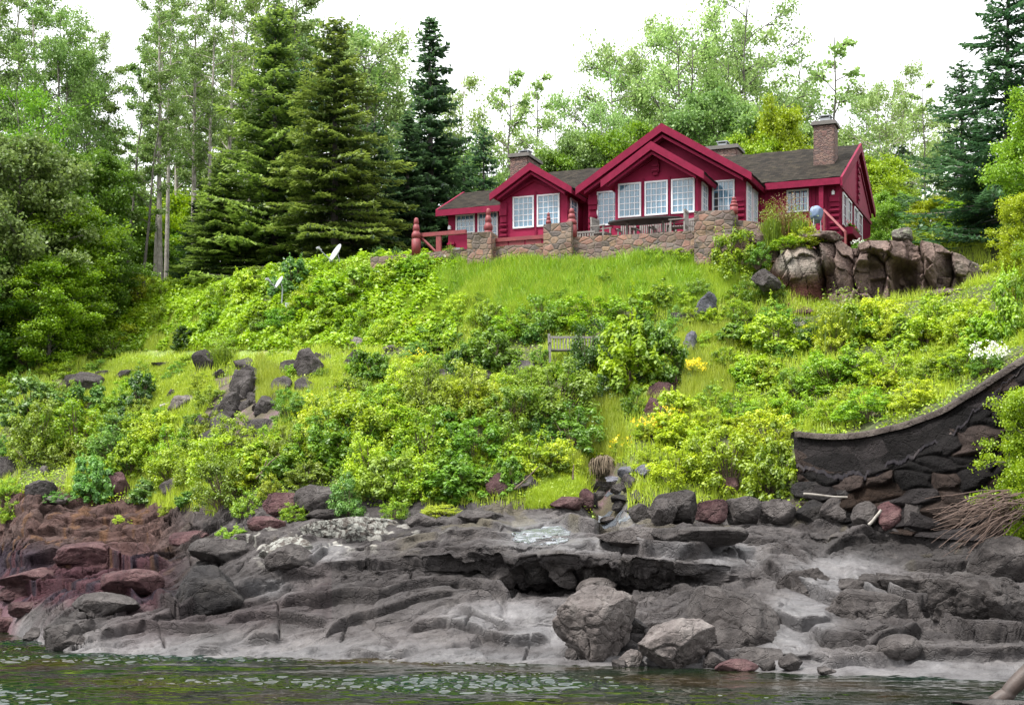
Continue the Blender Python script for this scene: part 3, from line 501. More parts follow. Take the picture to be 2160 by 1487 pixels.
rock(668,1086,100,74,'rock',seed=307,sub=5,label='grey-brown boulder, right half of the split pair under the shrubs',cuts=14,crack=.06)
rock(735,1134,226,52,'lichenrock',seed=311,sub=6,sink=.5,cuts=8,name='rock_ledge',cat='rock ledge',label='long low ledge covered in white lichen spots',rough=.12,crack=.05)
rock(600,1176,120,46,'lichenrock',seed=313,sub=5,sink=.5,label='grey rock with white lichen below the long lichen ledge')
# stones on the hillside
for x, y, w, h, m, l in [(795,776,74,32,'rock','grey stone'),(748,776,60,36,'rock','dark stone'),(655,796,62,52,'rock','split upright rock'),(430,786,60,40,'rock','weathered stone'),(345,776,90,24,'rock','long low rock'),(268,796,60,20,'rock','low dark rock'),(175,830,96,44,'rock','pale brown rock'),(150,812,50,30,'rock','pale brown rock'),(384,862,60,34,'palerock','pale rock'),(505,838,58,54,'rock','gully rock'),(475,880,66,50,'rock','gully rock'),(545,912,84,40,'rock','gully rock'),(470,925,66,50,'rock','gully rock'),(450,945,70,46,'rock','gully rock'),(522,804,50,42,'rock','gully rock'),(560,866,50,40,'rock','gully rock'),(610,790,60,36,'rock','weathered stone'),(640,830,60,30,'rock','weathered stone'),(515,778,60,30,'rock','weathered stone'),(500,960,80,30,'rock','pale gully stone'),(430,905,40,30,'rock','gully rock'),(585,830,50,34,'rock','gully rock'),
  (1092,788,96,26,'rock','flat brown stone'),(1058,772,44,32,'rock','dark stone'),(905,776,56,26,'rock','dark stone'),(850,806,60,20,'redrock','brownish stone'),(760,806,60,22,'redrock','brownish stone'),(945,800,60,22,'palerock','pale stone'),(1010,804,50,30,'rock','brown stone'),(1440,684,48,32,'rock','pale stone'),(1494,674,52,50,'bluerock','blue-grey boulder'),(1460,746,36,40,'bluerock','round blue-grey stone'),(745,734,50,28,'palerock','whitish stone'),(1690,690,52,20,'palerock','whitish stone'),(1402,845,64,40,'redrock','reddish gully stone'),(1385,880,60,40,'redrock','reddish gully stone'),(1415,812,60,30,'redrock','reddish gully stone'),(1692,826,38,34,'rock','brown stone'),(1630,862,46,20,'palerock','pale flat stone'),(700,830,50,22,'rock','brown stone'),(820,742,36,20,'palerock','pale stone')]:
    rock(x, y+4, w*1.3, h*1.35, m, l, cuts=18, lim=(.4, .8), sink=.38, rough=.16, crack=.08, group='stones on the hillside')
# the cliff below the house
def cliff():
    n, m = 300, 130; u = np.linspace(1612, 2106, n); tp = np.interp(u, [1612,1640,1660,1690,1725,1745,1775,1795,1830,1880,1902,1914,1926,1950,1985,2000,2030,2060,2085,2106], [575,535,512,505,512,500,496,512,507,506,506,490,510,509,514,528,531,545,556,600])
    tp = smooth(tp[:, None], 3, 2)[:, 0]; bt = 690.
    V, U = np.meshgrid(np.linspace(0, 1, m), u, indexing='ij'); D = 50.1+.0*U; D = D+.9*(1-np.sin(np.clip((U-1612)/494, 0, 1)*math.pi)**.4)
    v1 = np.clip(V/.86, 0, 1); v2 = np.clip((V-.86)/.14, 0, 1); top = EYE+(HOR-tp)/F*50.1; bot = EYE+(HOR-bt)/F*50.1; Z = bot+(top[None]-bot)*v1; D = D+3.2*v2-.5*(1-v1)+.25*v1**6; X = (U-1080)/F*50.1
    hx, hz = (U-1908)/26, (Z-(EYE+(HOR-600)/F*50.1))/.72; D = D+1.3*np.exp(-(hx**4+np.maximum(hz, 0)**8))*(v2 == 0)
    hx = (U-1748)/13; D = D+.8*np.exp(-hx**2)*sst(.85, .5, v1)*(v2 == 0)+.5*np.exp(-((U-1830)/30)**4)*sst(.78, .70, v1)*(v2 == 0)
    F1, F2, ci, ox, oz = worley_t(X*.95+.18*fbm(X*.8, Z*.8, o=3, s=601), Z*.50+.2*fbm(X*.7, Z*.5, o=2, s=602), 603); G1, G2, cj, px_, pz_ = worley_t(X*2.0+.2*fbm(X*2, Z*2, o=2, s=604), Z*1.6, 605)
    tl = .8*(ox*np.cos(ci*61)+oz*np.sin(ci*61))+.35*(px_*np.cos(cj*67)+pz_*np.sin(cj*67)); dd = .85*(ci-.5)*sst(0, .03, F2-F1)+tl-.22*np.exp(-((F2-F1)/.05)**2)+.30*(cj-.5)*sst(0, .06, G2-G1)-.10*np.exp(-((G2-G1)/.05)**2)+.12*fbm(X*1.6, Z*1.4, o=6, s=606, g=.6)+.05*fbm(X*5, Z*4, o=3, s=607, ridge=True)
    rnd = np.exp(-(((U-1690)/62)**2+((Z-(EYE+(HOR-552)/F*50.1))/.62)**2)**2); dd = dd*(1-.35*rnd)+.45*rnd
    Y = D-dd*(1-v2*.8); Z = Z+v2*(.25*fbm(X*.9, Y*.9, o=4, s=608)+dd*.3); P3 = np.stack([X*Y/50.1, Y, Z], -1); sy = HOR-(Z-EYE)/Y*F
    k = fbm(X*.9, Z*.9, o=4, s=609)[..., None]; c = np.array([.150, .112, .100])*(1+.55*k); red = (sst(1760, 1735, U)*sst(555, 585, sy))[..., None]; c = c+(np.array([.15, .065, .055])-c)*red
    gl = (np.clip(rnd+sst(1960, 2010, U)*.8+v2*.7+sst(1700, 1660, U)*sst(575, 550, sy), 0, 1)*sst(-.25, .25, k[..., 0]+.1))[..., None]; c = c+(np.array([.24, .228, .20])-c)*gl*.85; pk = (sst(-.1, .3, fbm(X*1.4, Z*.5, o=3, s=610))*.5)[..., None]; c = c+(np.array([.27, .20, .175])-c)*pk*(1-red)
    i, j = np.meshgrid(np.arange(m-1), np.arange(n-1), indexing='ij'); a = (i*n+j).ravel()
    o = mesh('cliff', P3.reshape(-1, 3), np.stack([a, a+1, a+n+1, a+n], 1), M['shore'], None, True, None, {'col': c.reshape(-1, 3), 'wet': np.zeros(n*m)}); tag(o, kind='structure')
cliff()
CL = [(1745,514,110,34,'cliff','smooth pinkish rock on the cliff top'),(1905,514,50,34,'cliffgrey','small pointed grey rock on the cliff top'),(2000,650,90,50,'cliff','low brown rock at the foot of the right cliff buttress'),(1620,620,60,50,'rock','grey rock half covered by shrubs left of the cliff'),(1610,520,60,40,'cliff','pale rock between the wall and the cliff'),(1700,684,90,44,'redrock','rusty red block at the cliff foot'),(1850,684,80,34,'rock','brown block at the foot of the cliff hollow')]
for k, (x, y, w, h, m, l) in enumerate(CL):
    rock(x, y, w*1.12, h*1.1, m, D=50.6 if 'top' in l else 51.3 if 'wall' in l else 49.3, seed=400+k*3, sub=5, cuts=18, lim=(.5, .8), rough=.14, crack=.09, sink=.05, label=l, group='rocks of the cliff', name='cliff_rock', cat='cliff rock')
for x, y, w, h, m, l in ((15,1334,110,44,'redrock','pinkish rock'),(70,1352,70,34,'rock','brown stone'),(-20,1318,90,50,'redrock','pinkish rock'),(50,1300,110,44,'redrock','pinkish rock'),(110,1345,70,40,'rock','brown stone'),(150,1368,60,30,'rock','brown stone'),(30,1262,130,50,'redrock','pinkish rock'),(1310,1075,50,26,'darkrock','dark stone in the gully'),(1270,1045,50,22,'rock','brown stone in the gully'),(1310,1035,50,24,'rock','brown stone in the gully'),(1345,1060,50,34,'rock','brown stone in the gully'),(1245,1066,46,30,'darkrock','dark stone in the gully'),(1290,1100,60,16,'rock','flat stone in the gully')): rock(x, y, w, h, m, l, sub=5, cuts=18, lim=(.45, .85), sink=.45, rough=.14, crack=.06)
for x, y, w, h in ((215,800,50,22),(320,820,46,22),(290,786,60,20),(410,800,40,22),(640,812,44,26),(700,786,50,22),(670,770,44,30),(840,786,44,20),(980,786,50,22),(1030,786,44,20),(1130,776,50,20),(365,838,36,20),(460,800,44,30),(730,800,34,18)): rock(x, y, w, h, 'rock', 'brown stone', cuts=18, lim=(.4, .8), sink=.45, rough=.16, crack=.08, group='stones on the hillside')
# loose rubble in the gully
_r = random.Random(77)
for k in range(34):
    t = k/33; x = 575-130*t+_r.uniform(-42, 42); y = 800+165*t+_r.uniform(-14, 14); w = _r.uniform(22, 48); rock(x, y, w, w*_r.uniform(.5, .8), 'rock', 'small angular gully stone', cuts=16, lim=(.4, .8), sink=.35, rough=.14, group='rubble in the gully')
# ================================================================== the retaining wall
def retaining_wall():
    pxs = np.array([1676,1700,1740,1800,1850,1900,1950,2000,2050,2100,2160,2230,2320.]); D = np.array([38.3,38.0,37.6,36.9,36.45,36.0,35.5,35.0,34.55,34.2,33.8,33.4,33.])
    top = np.array([911,911,918,917,909,896,880,858,829,792,757,715,680.]); mid = np.array([1000,1010,1015,1005,992,985,965,935,890,850,800,760,730.]); bot = np.array([1060,1075,1095,1110,1118,1125,1130,1135,1135,1135,1135,1135,1135.])
    n = 620; u = np.linspace(1676, 2560, n)
    f = lambda a: smooth(np.interp(u, pxs, a)[:, None], 12, 4)[:, 0]
    Du = f(D); zt = EYE+(HOR-f(top))/F*Du; zm = EYE+(HOR-f(mid))/F*Du; zb = EYE+(HOR-f(bot))/F*(Du-.6); X = (u-1080)/F*Du
    e = empty('retaining_wall', (float(X[0]), float(Du[0]), float(zb[0])), 'black stained retaining wall of concrete over boulders, sweeping up to the right edge', 'retaining wall')
    off = np.array([X[0], Du[0], zb[0]])
    m = 170; v = np.linspace(0, 1, m); V, U = np.meshgrid(v, np.arange(n), indexing='ij')
    Z = zb[None]+(zt-zb)[None]*V-.05; Y = Du[None]-.75*(1-V)**1.3+.12; XX = np.broadcast_to(X[None], Z.shape)
    ax = XX*1.15; az = Z*1.5
    F1, F2, ci = worley(ax*1.35+.9*fbm(ax*.9, az*.9, o=3, s=201), az*1.7+.8*fbm(ax*.8, az*.8, o=3, s=206), 202); low = (Z < zm[None]+.15)
    Y = Y-(.24*np.sqrt(sst(0, .5, F2-F1))*(.45+.9*ci)+.12*fbm(XX*2.2, Z*2.6, o=5, s=203))*(1-sst(zm[None]-.05, zm[None]+.2, Z))
    i, j = np.meshgrid(np.arange(m-1), np.arange(n-1), indexing='ij'); a = (i*n+j).ravel(); Q = np.stack([a, a+1, a+n+1, a+n], 1)
    Y = Y-.10*fbm(XX*1.1, Z*1.3, Y, o=4, s=231)*3*.6; cc = np.array([.013, .0115, .012])*(.45+1.6*ci[..., None]**1.5)+np.array([.016, .009, .005])*(_h(np.floor(ci*997), ci*0, ci*0, 5)[..., None] > .7); cc = cc*(1+.5*fbm(XX*2, Z*2, o=4, s=232)[..., None])
    mesh('masonry', np.stack([XX, Y, Z], -1).reshape(-1, 3)-off, Q, M['shore'], e, True, None, {'col': cc.reshape(-1, 3), 'wet': np.zeros(cc.size//3)})
    # the concrete apron: front face with an uneven lower hem, rounded top, back face
    hem = zm+.55*fbm(u*.013, u*0, o=6, s=205, g=.65)+.1; prof = [(0, 0, -.02)]+[(k/40, .10, 0) for k in range(1, 37)]+[(.93, .11, 0), (.965, .09, .0), (.99, .04, .0), (1.0, -.05, 0), (1.0, -.45, 0), (.97, -.55, 0), (.6, -.55, 0)]
    Pv = []
    for (q, o, _) in prof:
        o = o*.45
        z = hem+(zt-hem)*q; y = Du-.75*(1-np.clip((z-zb)/(zt-zb), 0, 1))**1.3+.12-o-.02; k = .26*fbm(X*.9, z*1.2, o=6, s=207, g=.6)+.02*fbm(X*7, z*7, o=3, s=208)+.10*(1-min(1, q*6))*0; o = o-.10*max(0, 1-q*5)*(o > 0)
        Pv.append(np.stack([X, y-k*(o > .05), z+.05*vn(X*1.5, X*0, s=209)*(q > .9)], 1))
    Pv = np.array(Pv); m = len(Pv); i, j = np.meshgrid(np.arange(m-1), np.arange(n-1), indexing='ij'); a = (i*n+j).ravel()
    rp = []
    for (h_, o_) in ((-.10, .06), (.0, .075), (.035, .03), (.04, -.05), (.035, -.40), (-.1, -.52)): z = zt+h_+.02*vn(X*3, X*0, s=240); rp.append(np.stack([X, Du+.12-.04-o_-.02*vn(X*2, z*3, s=241), z], 1))
    rp = np.array(rp); m_ = len(rp); i, j = np.meshgrid(np.arange(m_-1), np.arange(n-1), indexing='ij'); a = (i*n+j).ravel(); mesh('rim', rp.reshape(-1, 3)-off, np.stack([a, a+1, a+n+1, a+n], 1), M['rim'], e, True)
    mesh('concrete_apron', Pv.reshape(-1, 3)-off, np.stack([a, a+1, a+n+1, a+n], 1), M['apron'], e, True)
def apronmat():
    m, nt, out = mat('stained_concrete'); tc = N(nt, 'ShaderNodeTexCoord').outputs['Object']; mp = N(nt, 'ShaderNodeMapping', ins={0: tc, 'Scale': (2.2, 2.2, .55)})
    c = ramp(nt, noise(nt, 1.6, 8, .7, mp.outputs[0]).outputs[0], [(.3, (.005, .0045, .006)), (.48, (.014, .012, .015)), (.6, (.034, .029, .03)), (.72, (.09, .07, .062))])
    p = N(nt, 'ShaderNodeBsdfPrincipled', ins={'Base Color': c, 'Roughness': .7, 'Specular IOR Level': .15}); b = N(nt, 'ShaderNodeBump', ins={'Strength': .6, 'Distance': .03, 'Height': noise(nt, 9, 7, .7, tc).outputs[0]})
    nt.links.new(b.outputs[0], p.inputs['Normal']); nt.links.new(p.outputs[0], out.inputs[0]); return m
M['apron'] = apronmat(); M['wallrock'] = rockmat('wall_boulders', [(.007, .006, .007), (.017, .014, .0145), (.045, .034, .03)], lichen=0)
M['rim'] = rockmat('weathered_rim', [(.03, .024, .022), (.07, .056, .05), (.13, .11, .095)]); M['log'] = pmat('wet_log', (.05, .032, .025), .6, second=(.025, .016, .013), scale=8, bscale=20, bump=.6)
retaining_wall()
# ================================================================== THE HOUSE (local x right along the front, y into the house, z up from the floor)
TH = math.radians(21); cT, sT = math.cos(TH), math.sin(TH); D0 = 57.; X0 = (1772-1080)/F*D0; ZF = 12.4
def S(px, t): u = (px-1080)/F; return (X0-t*sT-u*D0+u*t*cT)/(cT+u*sT)
def Dst(s, t): return D0+s*sT-t*cT
def Zp(px, py, t): return EYE+(HOR-py)/F*Dst(S(px, t), t)
def WP(s, t, z): return (X0-s*cT-t*sT, D0+s*sT-t*cT, z)
house = empty('lakeside_house', (X0, D0, ZF), 'long crimson timber house with white multi-pane windows and stone chimneys on the hilltop', 'house', rz=-TH)
def hb(mb, s0, s1, t0, t1, z0, z1): return mb.box(-s1, -s0, -t1, -t0, z0-ZF, z1-ZF)
def L(s, t, z): return (-s, -t, z-ZF)
w = MB()                                                       # walls
w.prism([L(0, 0, 11.9), L(0, -7.0, 11.9), L(0, -7.0, 15.5), L(0, -3.8, 17.1), L(0, 0, 15.2)], 0, (-12.4, 0, 0))
w.prism([L(2.9, 2.1, 11.9), L(8.6, 2.1, 11.9), L(8.6, 2.1, 15.1), L(5.75, 2.1, 16.85), L(2.9, 2.1, 15.1)], 0, (0, 2.6, 0))
w.prism([L(4.2, 3.6, 11.9), L(7.13, 3.6, 11.9), L(7.13, 3.6, 14.95), L(5.66, 3.6, 15.85), L(4.2, 3.6, 14.95)], 0, (0, 1.49, 0))
w.prism([L(9.5, 1.8, 11.9), L(12.02, 1.8, 11.9), L(12.02, 1.8, 15.2), L(10.76, 1.8, 15.98), L(9.5, 1.8, 15.2)], 0, (0, 2.4, 0))
w.prism([L(12.03, .6, 11.9), L(12.03, -3.8, 11.9), L(12.03, -3.8, 15.15), L(12.03, -1.6, 16.15), L(12.03, .6, 15.15)], 0, (-2.67, 0, 0))
w.build('wall', M['red'], house)
def slab(name, A, B, Cc, Dd, th, m, dn=0.):
    A, B, Cc, Dd = (np.array(p, float) for p in (A, B, Cc, Dd)); n = np.cross(B-A, Dd-A); n /= np.linalg.norm(n)
    if n[2] < 0: n = -n
    q = [p-n*dn for p in (A, B, Cc, Dd)]; lw = np.linalg.norm(B-A); sw = np.linalg.norm(Dd-A)
    # subdivide for a slightly uneven old roof
    nu, nv = max(2, int(lw/.25)), max(2, int(sw/.25)); V = []; uv = []
    for k in (0, 1):
        for j in range(nv+1):
            for i in range(nu+1):
                a, b = i/nu, j/nv; p = (q[0]*(1-a)+q[1]*a)*(1-b)+(q[3]*(1-a)+q[2]*a)*b
                p = p-n*th*(1-k)+(n*.02*math.sin(i*1.7+j*.9)*math.sin(i*.37+2) if m is M['roof'] and k else 0); V.append(p); uv.append((a*lw, b*sw, 0))
    f = []; W = nu+1; H = (nu+1)*(nv+1)
    for j in range(nv):
        for i in range(nu): a = j*W+i; f += [(a, a+W, a+W+1, a+1), (H+a, H+a+1, H+a+W+1, H+a+W)]
    for i in range(nu): f += [(i, i+1, H+i+1, H+i), (nv*W+i+1, nv*W+i, H+nv*W+i, H+nv*W+i+1)]
    for j in range(nv): f += [(j*W+W, j*W, H+j*W, H+j*W+W), (j*W+nu, j*W+W+nu, H+j*W+W+nu, H+j*W+nu)]
    return mesh(name, V, f, m, house, False, None, {'uvw': np.array(uv)})
def roof2(A, B, Cc, Dd):
    slab('roof', A, B, Cc, Dd, .07, M['roof'], -.07); slab('eave_board', A, B, Cc, Dd, .13, M['red'], 0)
# main range
roof2(L(12.5, .42, 15.14), L(-.08, .42, 15.14), L(-.08, -3.8, 17.25), L(12.5, -3.8, 17.25)); roof2(L(-.08, -7.25, 15.52), L(12.5, -7.25, 15.52), L(12.5, -3.8, 17.25), L(-.08, -3.8, 17.25))
roof2(L(8.85, 2.62, 15.0), L(8.85, -3.6, 15.0), L(5.72, -3.6, 16.95), L(5.72, 2.62, 16.95)); roof2(L(2.58, -3.6, 15.0), L(2.58, 2.62, 15.0), L(5.72, 2.62, 16.95), L(5.72, -3.6, 16.95))
roof2(L(7.42, 4.15, 14.82), L(7.42, 2.2, 14.82), L(5.66, 2.2, 15.95), L(5.66, 4.15, 15.95)); roof2(L(3.86, 2.2, 14.82), L(3.86, 4.15, 14.82), L(5.66, 4.15, 15.95), L(5.66, 2.2, 15.95))
roof2(L(12.28, 2.25, 15.14), L(12.28, -2.2, 15.14), L(10.74, -2.2, 16.1), L(10.74, 2.25, 16.1)); roof2(L(9.2, -2.2, 15.14), L(9.2, 2.25, 15.14), L(10.74, 2.25, 16.1), L(10.74, -2.2, 16.1))
roof2(L(14.95, 1.02, 15.0), L(12.3, 1.02, 15.0), L(12.3, -1.6, 16.2), L(14.95, -1.6, 16.2)); roof2(L(12.3, -4.2, 15.0), L(14.95, -4.2, 15.0), L(14.95, -1.6, 16.2), L(12.3, -1.6, 16.2))
# bargeboards and the stepped trim of each gable
def gable(sl, zl, sa, za, sr, zr, t, hgt, name='bargeboard', th=.09, m='redtrim'):
    for (s0, z0) in ((sl, zl), (sr, zr)):
        b = MB(); b.prism([L(s0, t, z0), L(sa, t, za), L(sa, t, za-hgt), L(s0, t, z0-hgt*.92)], 0, (0, th, 0)); b.build(name, M[m], house)
gable(8.88, 15.07, 5.72, 17.05, 2.55, 15.07, 2.72, .29); gable(8.6, 14.92, 5.72, 16.68, 2.85, 14.92, 2.62, .10, th=.12); gable(8.55, 15.05, 5.75, 16.72, 2.95, 15.05, 2.26, .14, 'frieze', .16)
gable(7.45, 14.88, 5.66, 16.05, 3.83, 14.88, 4.25, .28); gable(7.2, 14.75, 5.66, 15.72, 4.12, 14.75, 4.15, .09, th=.12); gable(7.12, 14.93, 5.66, 15.72, 4.22, 14.93, 3.72, .10, 'frieze', .12)
gable(12.32, 15.2, 10.74, 16.2, 9.16, 15.2, 2.35, .27); gable(12.05, 15.05, 10.74, 15.88, 9.45, 15.05, 2.25, .09, th=.12); gable(12.0, 15.1, 10.76, 15.72, 9.52, 15.1, 1.9, .1, 'frieze', .1)
def endgable(s, pts, hgt, th, name='bargeboard'):              # rake boards of the right-hand end, in the y-z plane
    (t0, z0), (t1, z1), (t2, z2) = pts
    for a, b in (((t0, z0), (t1, z1)), ((t2, z2), (t1, z1))):
        q = MB(); q.prism([L(s, a[0], a[1]), L(s, b[0], b[1]), L(s, b[0], b[1]-hgt), L(s, a[0], a[1]-hgt)], 0, (th, 0, 0)); q.build(name, M['redtrim'], house)
endgable(-.08, ((.46, 15.18), (-3.8, 17.35), (-7.3, 15.58)), .30, .08); endgable(0, ((.0, 14.98), (-3.8, 16.88), (-7.0, 15.28)), .1, .05, 'frieze')
endgable(15.03, ((1.05, 15.08), (-1.6, 16.3), (-4.25, 15.08)), .26, .08)
for (s0, s1, t, z) in ((-.08, 2.56, .43, 15.14), (8.9, 9.15, .43, 15.14), (12.3, 14.95, 1.03, 15.02)):
    b = MB(); hb(b, s0, s1, t, t+.05, z-.2, z+.03); b.build('fascia', M['redtrim'], house)
o = MB(); hb(o, -.06, 0, -6.95, -.1, 14.93, 15.03); hb(o, -.05, 0, -3.9, -3.7, 15.1, 16.8)
for k in range(6): hb(o, -.09, -.05, -3.95, -3.65, 15.25+k*.24, 15.35+k*.24)
o.build('gable_trim', M['redtrim'], house)
# carved drop ornament in the bay gable
b = MB(); hb(b, 5.53, 5.79, 3.6, 3.74, 15.12, 15.42); hb(b, 5.57, 5.75, 3.74, 3.80, 15.15, 15.2); hb(b, 5.57, 5.75, 3.74, 3.80, 15.3, 15.35); hb(b, 5.58, 5.74, 3.6, 3.72, 15.02, 15.12); hb(b, 5.56, 5.76, 3.6, 3.72, 15.42, 15.6); b.build('gable_ornament', M['redtrim'], house)
# vertical boards in the recess and on the right wing; flat base boards
b = MB()
for s in np.arange(.15, 2.85, .14): hb(b, s, s+.022, 0, .02, 12.4, 15.1)
b.build('board_battens', M['redtrim'], house); b = MB()
for s in np.arange(8.66, 9.5, .12): hb(b, s, s+.022, 0, .02, 12.4, 15.1)
b.build('board_battens', M['redtrim'], house); b = MB()
for t in np.arange(-6.9, 0, .16): hb(b, -.02, 0, t, t+.02, 12.4, 14.9)
b.build('board_battens', M['redtrim'], house)
b = MB(); hb(b, 4.16, 7.17, 3.6, 3.66, 13.3, 13.46); hb(b, 9.48, 12.04, 1.8, 1.86, 13.5, 13.62); hb(b, 2.88, 4.18, 2.1, 2.15, 13.2, 13.34); hb(b, 7.15, 8.62, 2.1, 2.15, 13.2, 13.34); hb(b, 9.6, 11.95, 1.8, 1.85, 13.05, 13.13)
for s in (6.1, 5.18): hb(b, s-.03, s+.03, 3.6, 3.64, 13.46, 14.95)
for s in (10.71,): hb(b, s-.04, s+.04, 1.8, 1.84, 13.62, 15.25)
b.build('base_trim', M['redtrim'], house)
# stacked log ends at the corners
def logs(s, t, zs, wd=.34):
    b = MB()
    for z, h in zs:
        for q in (0, 1, 2):
            k = (q-1)*.5; hb(b, s-wd/2+.015*abs(q-1), s+wd/2-.015*abs(q-1), t-.02, t+.12-.05*abs(q-1), z+h*(q/3), z+h*((q+1)/3)-.004)
    b.build('log_corner', M['redtrim'], house)
zs = [(13.0+k*.2, .15) for k in range(9)]
logs(8.40, 2.12, [(12.5+k*.19, .14) for k in range(9)]+[(14.35, .5)]); logs(3.08, 2.12, [(12.6, .14), (12.8, .14), (13., .14), (13.2, .14), (13.42, .18), (13.66, .14), (13.86, .14), (14.06, .5)]); logs(11.95, 1.82, [(12.9+k*.19, .13) for k in range(7)]+[(14.21, .74)], .28)
logs(.18, .03, [(12.6+k*.2, .15) for k in range(6)]+[(13.85, .14), (14.05, .14), (14.25, .5)]); logs(14.55, .62, [(12.6+k*.19, .14) for k in range(7)], .3); logs(4.34, 3.62, [(12.7, .14), (12.9, .14), (13.1, .14)], .22)
def window(s0, s1, z0, z1, t, ncol, nrow, side=False, nm='window', opening=None):
    """a white framed multi-pane window; side: in a wall facing right, s0 is the wall, (s1..) becomes t range"""
    f = MB(); g = MB(); bw = .055
    def bx(mb, a0, a1, d0, d1, c0, c1):
        if side: hb(mb, s0-d1, s0-d0, a0, a1, c0, c1)
        else: hb(mb, a0, a1, t+d0, t+d1, c0, c1)
    a0, a1 = (t if side else (s0, s1))
    bx(f, a0, a1, 0, .05, z0, z0+bw); bx(f, a0, a1, 0, .05, z1-bw, z1); bx(f, a0, a0+bw, 0, .05, z0+bw, z1-bw); bx(f, a1-bw, a1, 0, .05, z0+bw, z1-bw)
    for k in range(1, ncol): x = a0+bw+(a1-a0-2*bw)*k/ncol; bx(f, x-.011, x+.011, .0, .03, z0+bw, z1-bw)
    for k in range(1, nrow): z = z0+bw+(z1-z0-2*bw)*k/nrow; bx(f, a0+bw, a1-bw, .0, .028, z-.011, z+.011)
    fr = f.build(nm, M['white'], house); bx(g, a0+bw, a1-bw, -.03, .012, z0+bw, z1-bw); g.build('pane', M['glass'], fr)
    if opening: h = MB(); bx(h, opening[0], opening[1], .013, .018, opening[2], opening[3]); h.build('opening_shade', M['dark'], fr)  # near-black sheet over the pane, painted as the unlit gap
window(13.60, 14.38, 14.18, 14.90, .6, 4, 3); window(13.06, 13.48, 14.15, 14.92, .6, 2, 3); window(12.66, 13.05, 13.3, 14.93, .6, 2, 6, nm='door')
window(10.78, 11.60, 13.96, 15.12, 1.8, 4, 5); window(9.79, 10.66, 13.96, 15.12, 1.8, 4, 5); window(9.5, 0, 13.96, 15.0, (.75, 1.5), 2, 5, True)
window(7.40, 8.27, 13.76, 14.98, 2.1, 4, 5); window(6.19, 7.01, 13.66, 14.84, 3.6, 4, 5); window(5.24, 6.06, 13.66, 14.84, 3.6, 4, 5); window(4.30, 5.12, 13.66, 14.84, 3.6, 4, 5)
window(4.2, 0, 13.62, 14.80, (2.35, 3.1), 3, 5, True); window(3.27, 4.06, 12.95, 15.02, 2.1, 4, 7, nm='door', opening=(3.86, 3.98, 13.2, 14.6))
window(2.9, 0, 13.5, 14.93, (1.25, 1.95), 3, 6, True); window(2.9, 0, 13.5, 14.9, (.3, 1.0), 3, 6, True); window(1.10, 1.88, 14.16, 14.96, 0, 3, 3)
for a, b in ((-1.25, -.45), (-2.3, -1.5), (-3.7, -2.9), (-4.75, -3.95)): window(0, 0, 13.7, 14.85, (a, b), 2, 3, True)
b = MB(); hb(b, -.38, -.04, -2.4, -.4, 13.35, 13.6); fb = b.build('flower_box', M['redtrim'], house)
def chimney(s0, s1, t0, t1, z0, z1, mm=.07, cap=True, flue=1):
    b = MB(); hb(b, s0, s1, t0, t1, z0, z1-.1); ch = b.build('chimney', M['chimney'], house)
    bm = bmesh.new(); bm.from_mesh(ch.data); bmesh.ops.bevel(bm, geom=bm.edges[:], offset=.03, segments=2, affect='EDGES'); bm.to_mesh(ch.data); bm.free()
    b = MB(); hb(b, s0-mm, s1+mm, t0-mm, t1+mm, z1-.1, z1); hb(b, s0-mm*.4, s1+mm*.4, t0-mm*.4, t1+mm*.4, z1, z1+.05); b.build('cap', M['cap'], ch)
    cs, ct = (s0+s1)/2, (t0+t1)/2; b = MB(); hb(b, cs-.17, cs+.17, ct-.17, ct+.17, z1+.05, z1+.2); hb(b, cs-.22, cs+.22, ct-.22, ct+.22, z1+.26, z1+.29)
    for i in (-1, 1):
        for j in (-1, 1): hb(b, cs+i*.17-.02, cs+i*.17+.02, ct+j*.17-.02, ct+j*.17+.02, z1+.2, z1+.26)
    b.build('flue_cover', M['metal'], ch); return ch
chimney(.42, 1.18, -2.05, -1.3, 15.3, 17.62); chimney(12.45, 13.2, -3.5, -2.0, 15.2, 17.68); chimney(4.75, 6.1, -5.6, -4.6, 16.4, 17.92)
b = MB()
for k in range(3): hb(b, .34-.05*k, 1.27+.05*k, -1.3+.0, -1.22+.1*k, 15.86-.05*k, 15.99-.06*k)
b.build('chimney_flashing', M['cap'], house)
def carved_post(s, t, z0, z1, r=.13, parent=None, mt='oldred', name='post'):
    """octagonal post with a notched, tapering carved head"""
    h = z1-z0; prof = [(0, 1), (.42*h, 1), (.43*h, .82), (.45*h, .82), (.46*h, 1.02), (.55*h, 1.0), (.60*h, .85), (.62*h, .7), (.66*h, .7), (.67*h, .78), (.80*h, .62), (.81*h, .5), (.84*h, .5), (.85*h, .58), (.97*h, .45), (h, .25)]
    b = MB(); x, y, z = L(s, t, z0); b.tube([(x, y, z+p[0]) for p in prof], [r*p[1] for p in prof], 10); return b.build(name, M[mt], parent or house, True)
carved_post(.60, .30, 12.5, 13.8, .18, mt='redtrim', name='porch_post'); b = MB(); hb(b, .52, .68, .22, .38, 13.6, 15.06); b.build('porch_post', M['redtrim'], house)
for (s, t, z) in ((.22, .04, 14.72), (12.16, .64, 14.86), (14.6, .66, 14.42)):
    b = MB(); hb(b, s-.05, s+.05, t, t+.1, z-.06, z+.06); hb(b, s-.02, s+.02, t-.02, t+.12, z+.06, z+.09); b.build('wall_lamp', M['white'], house)
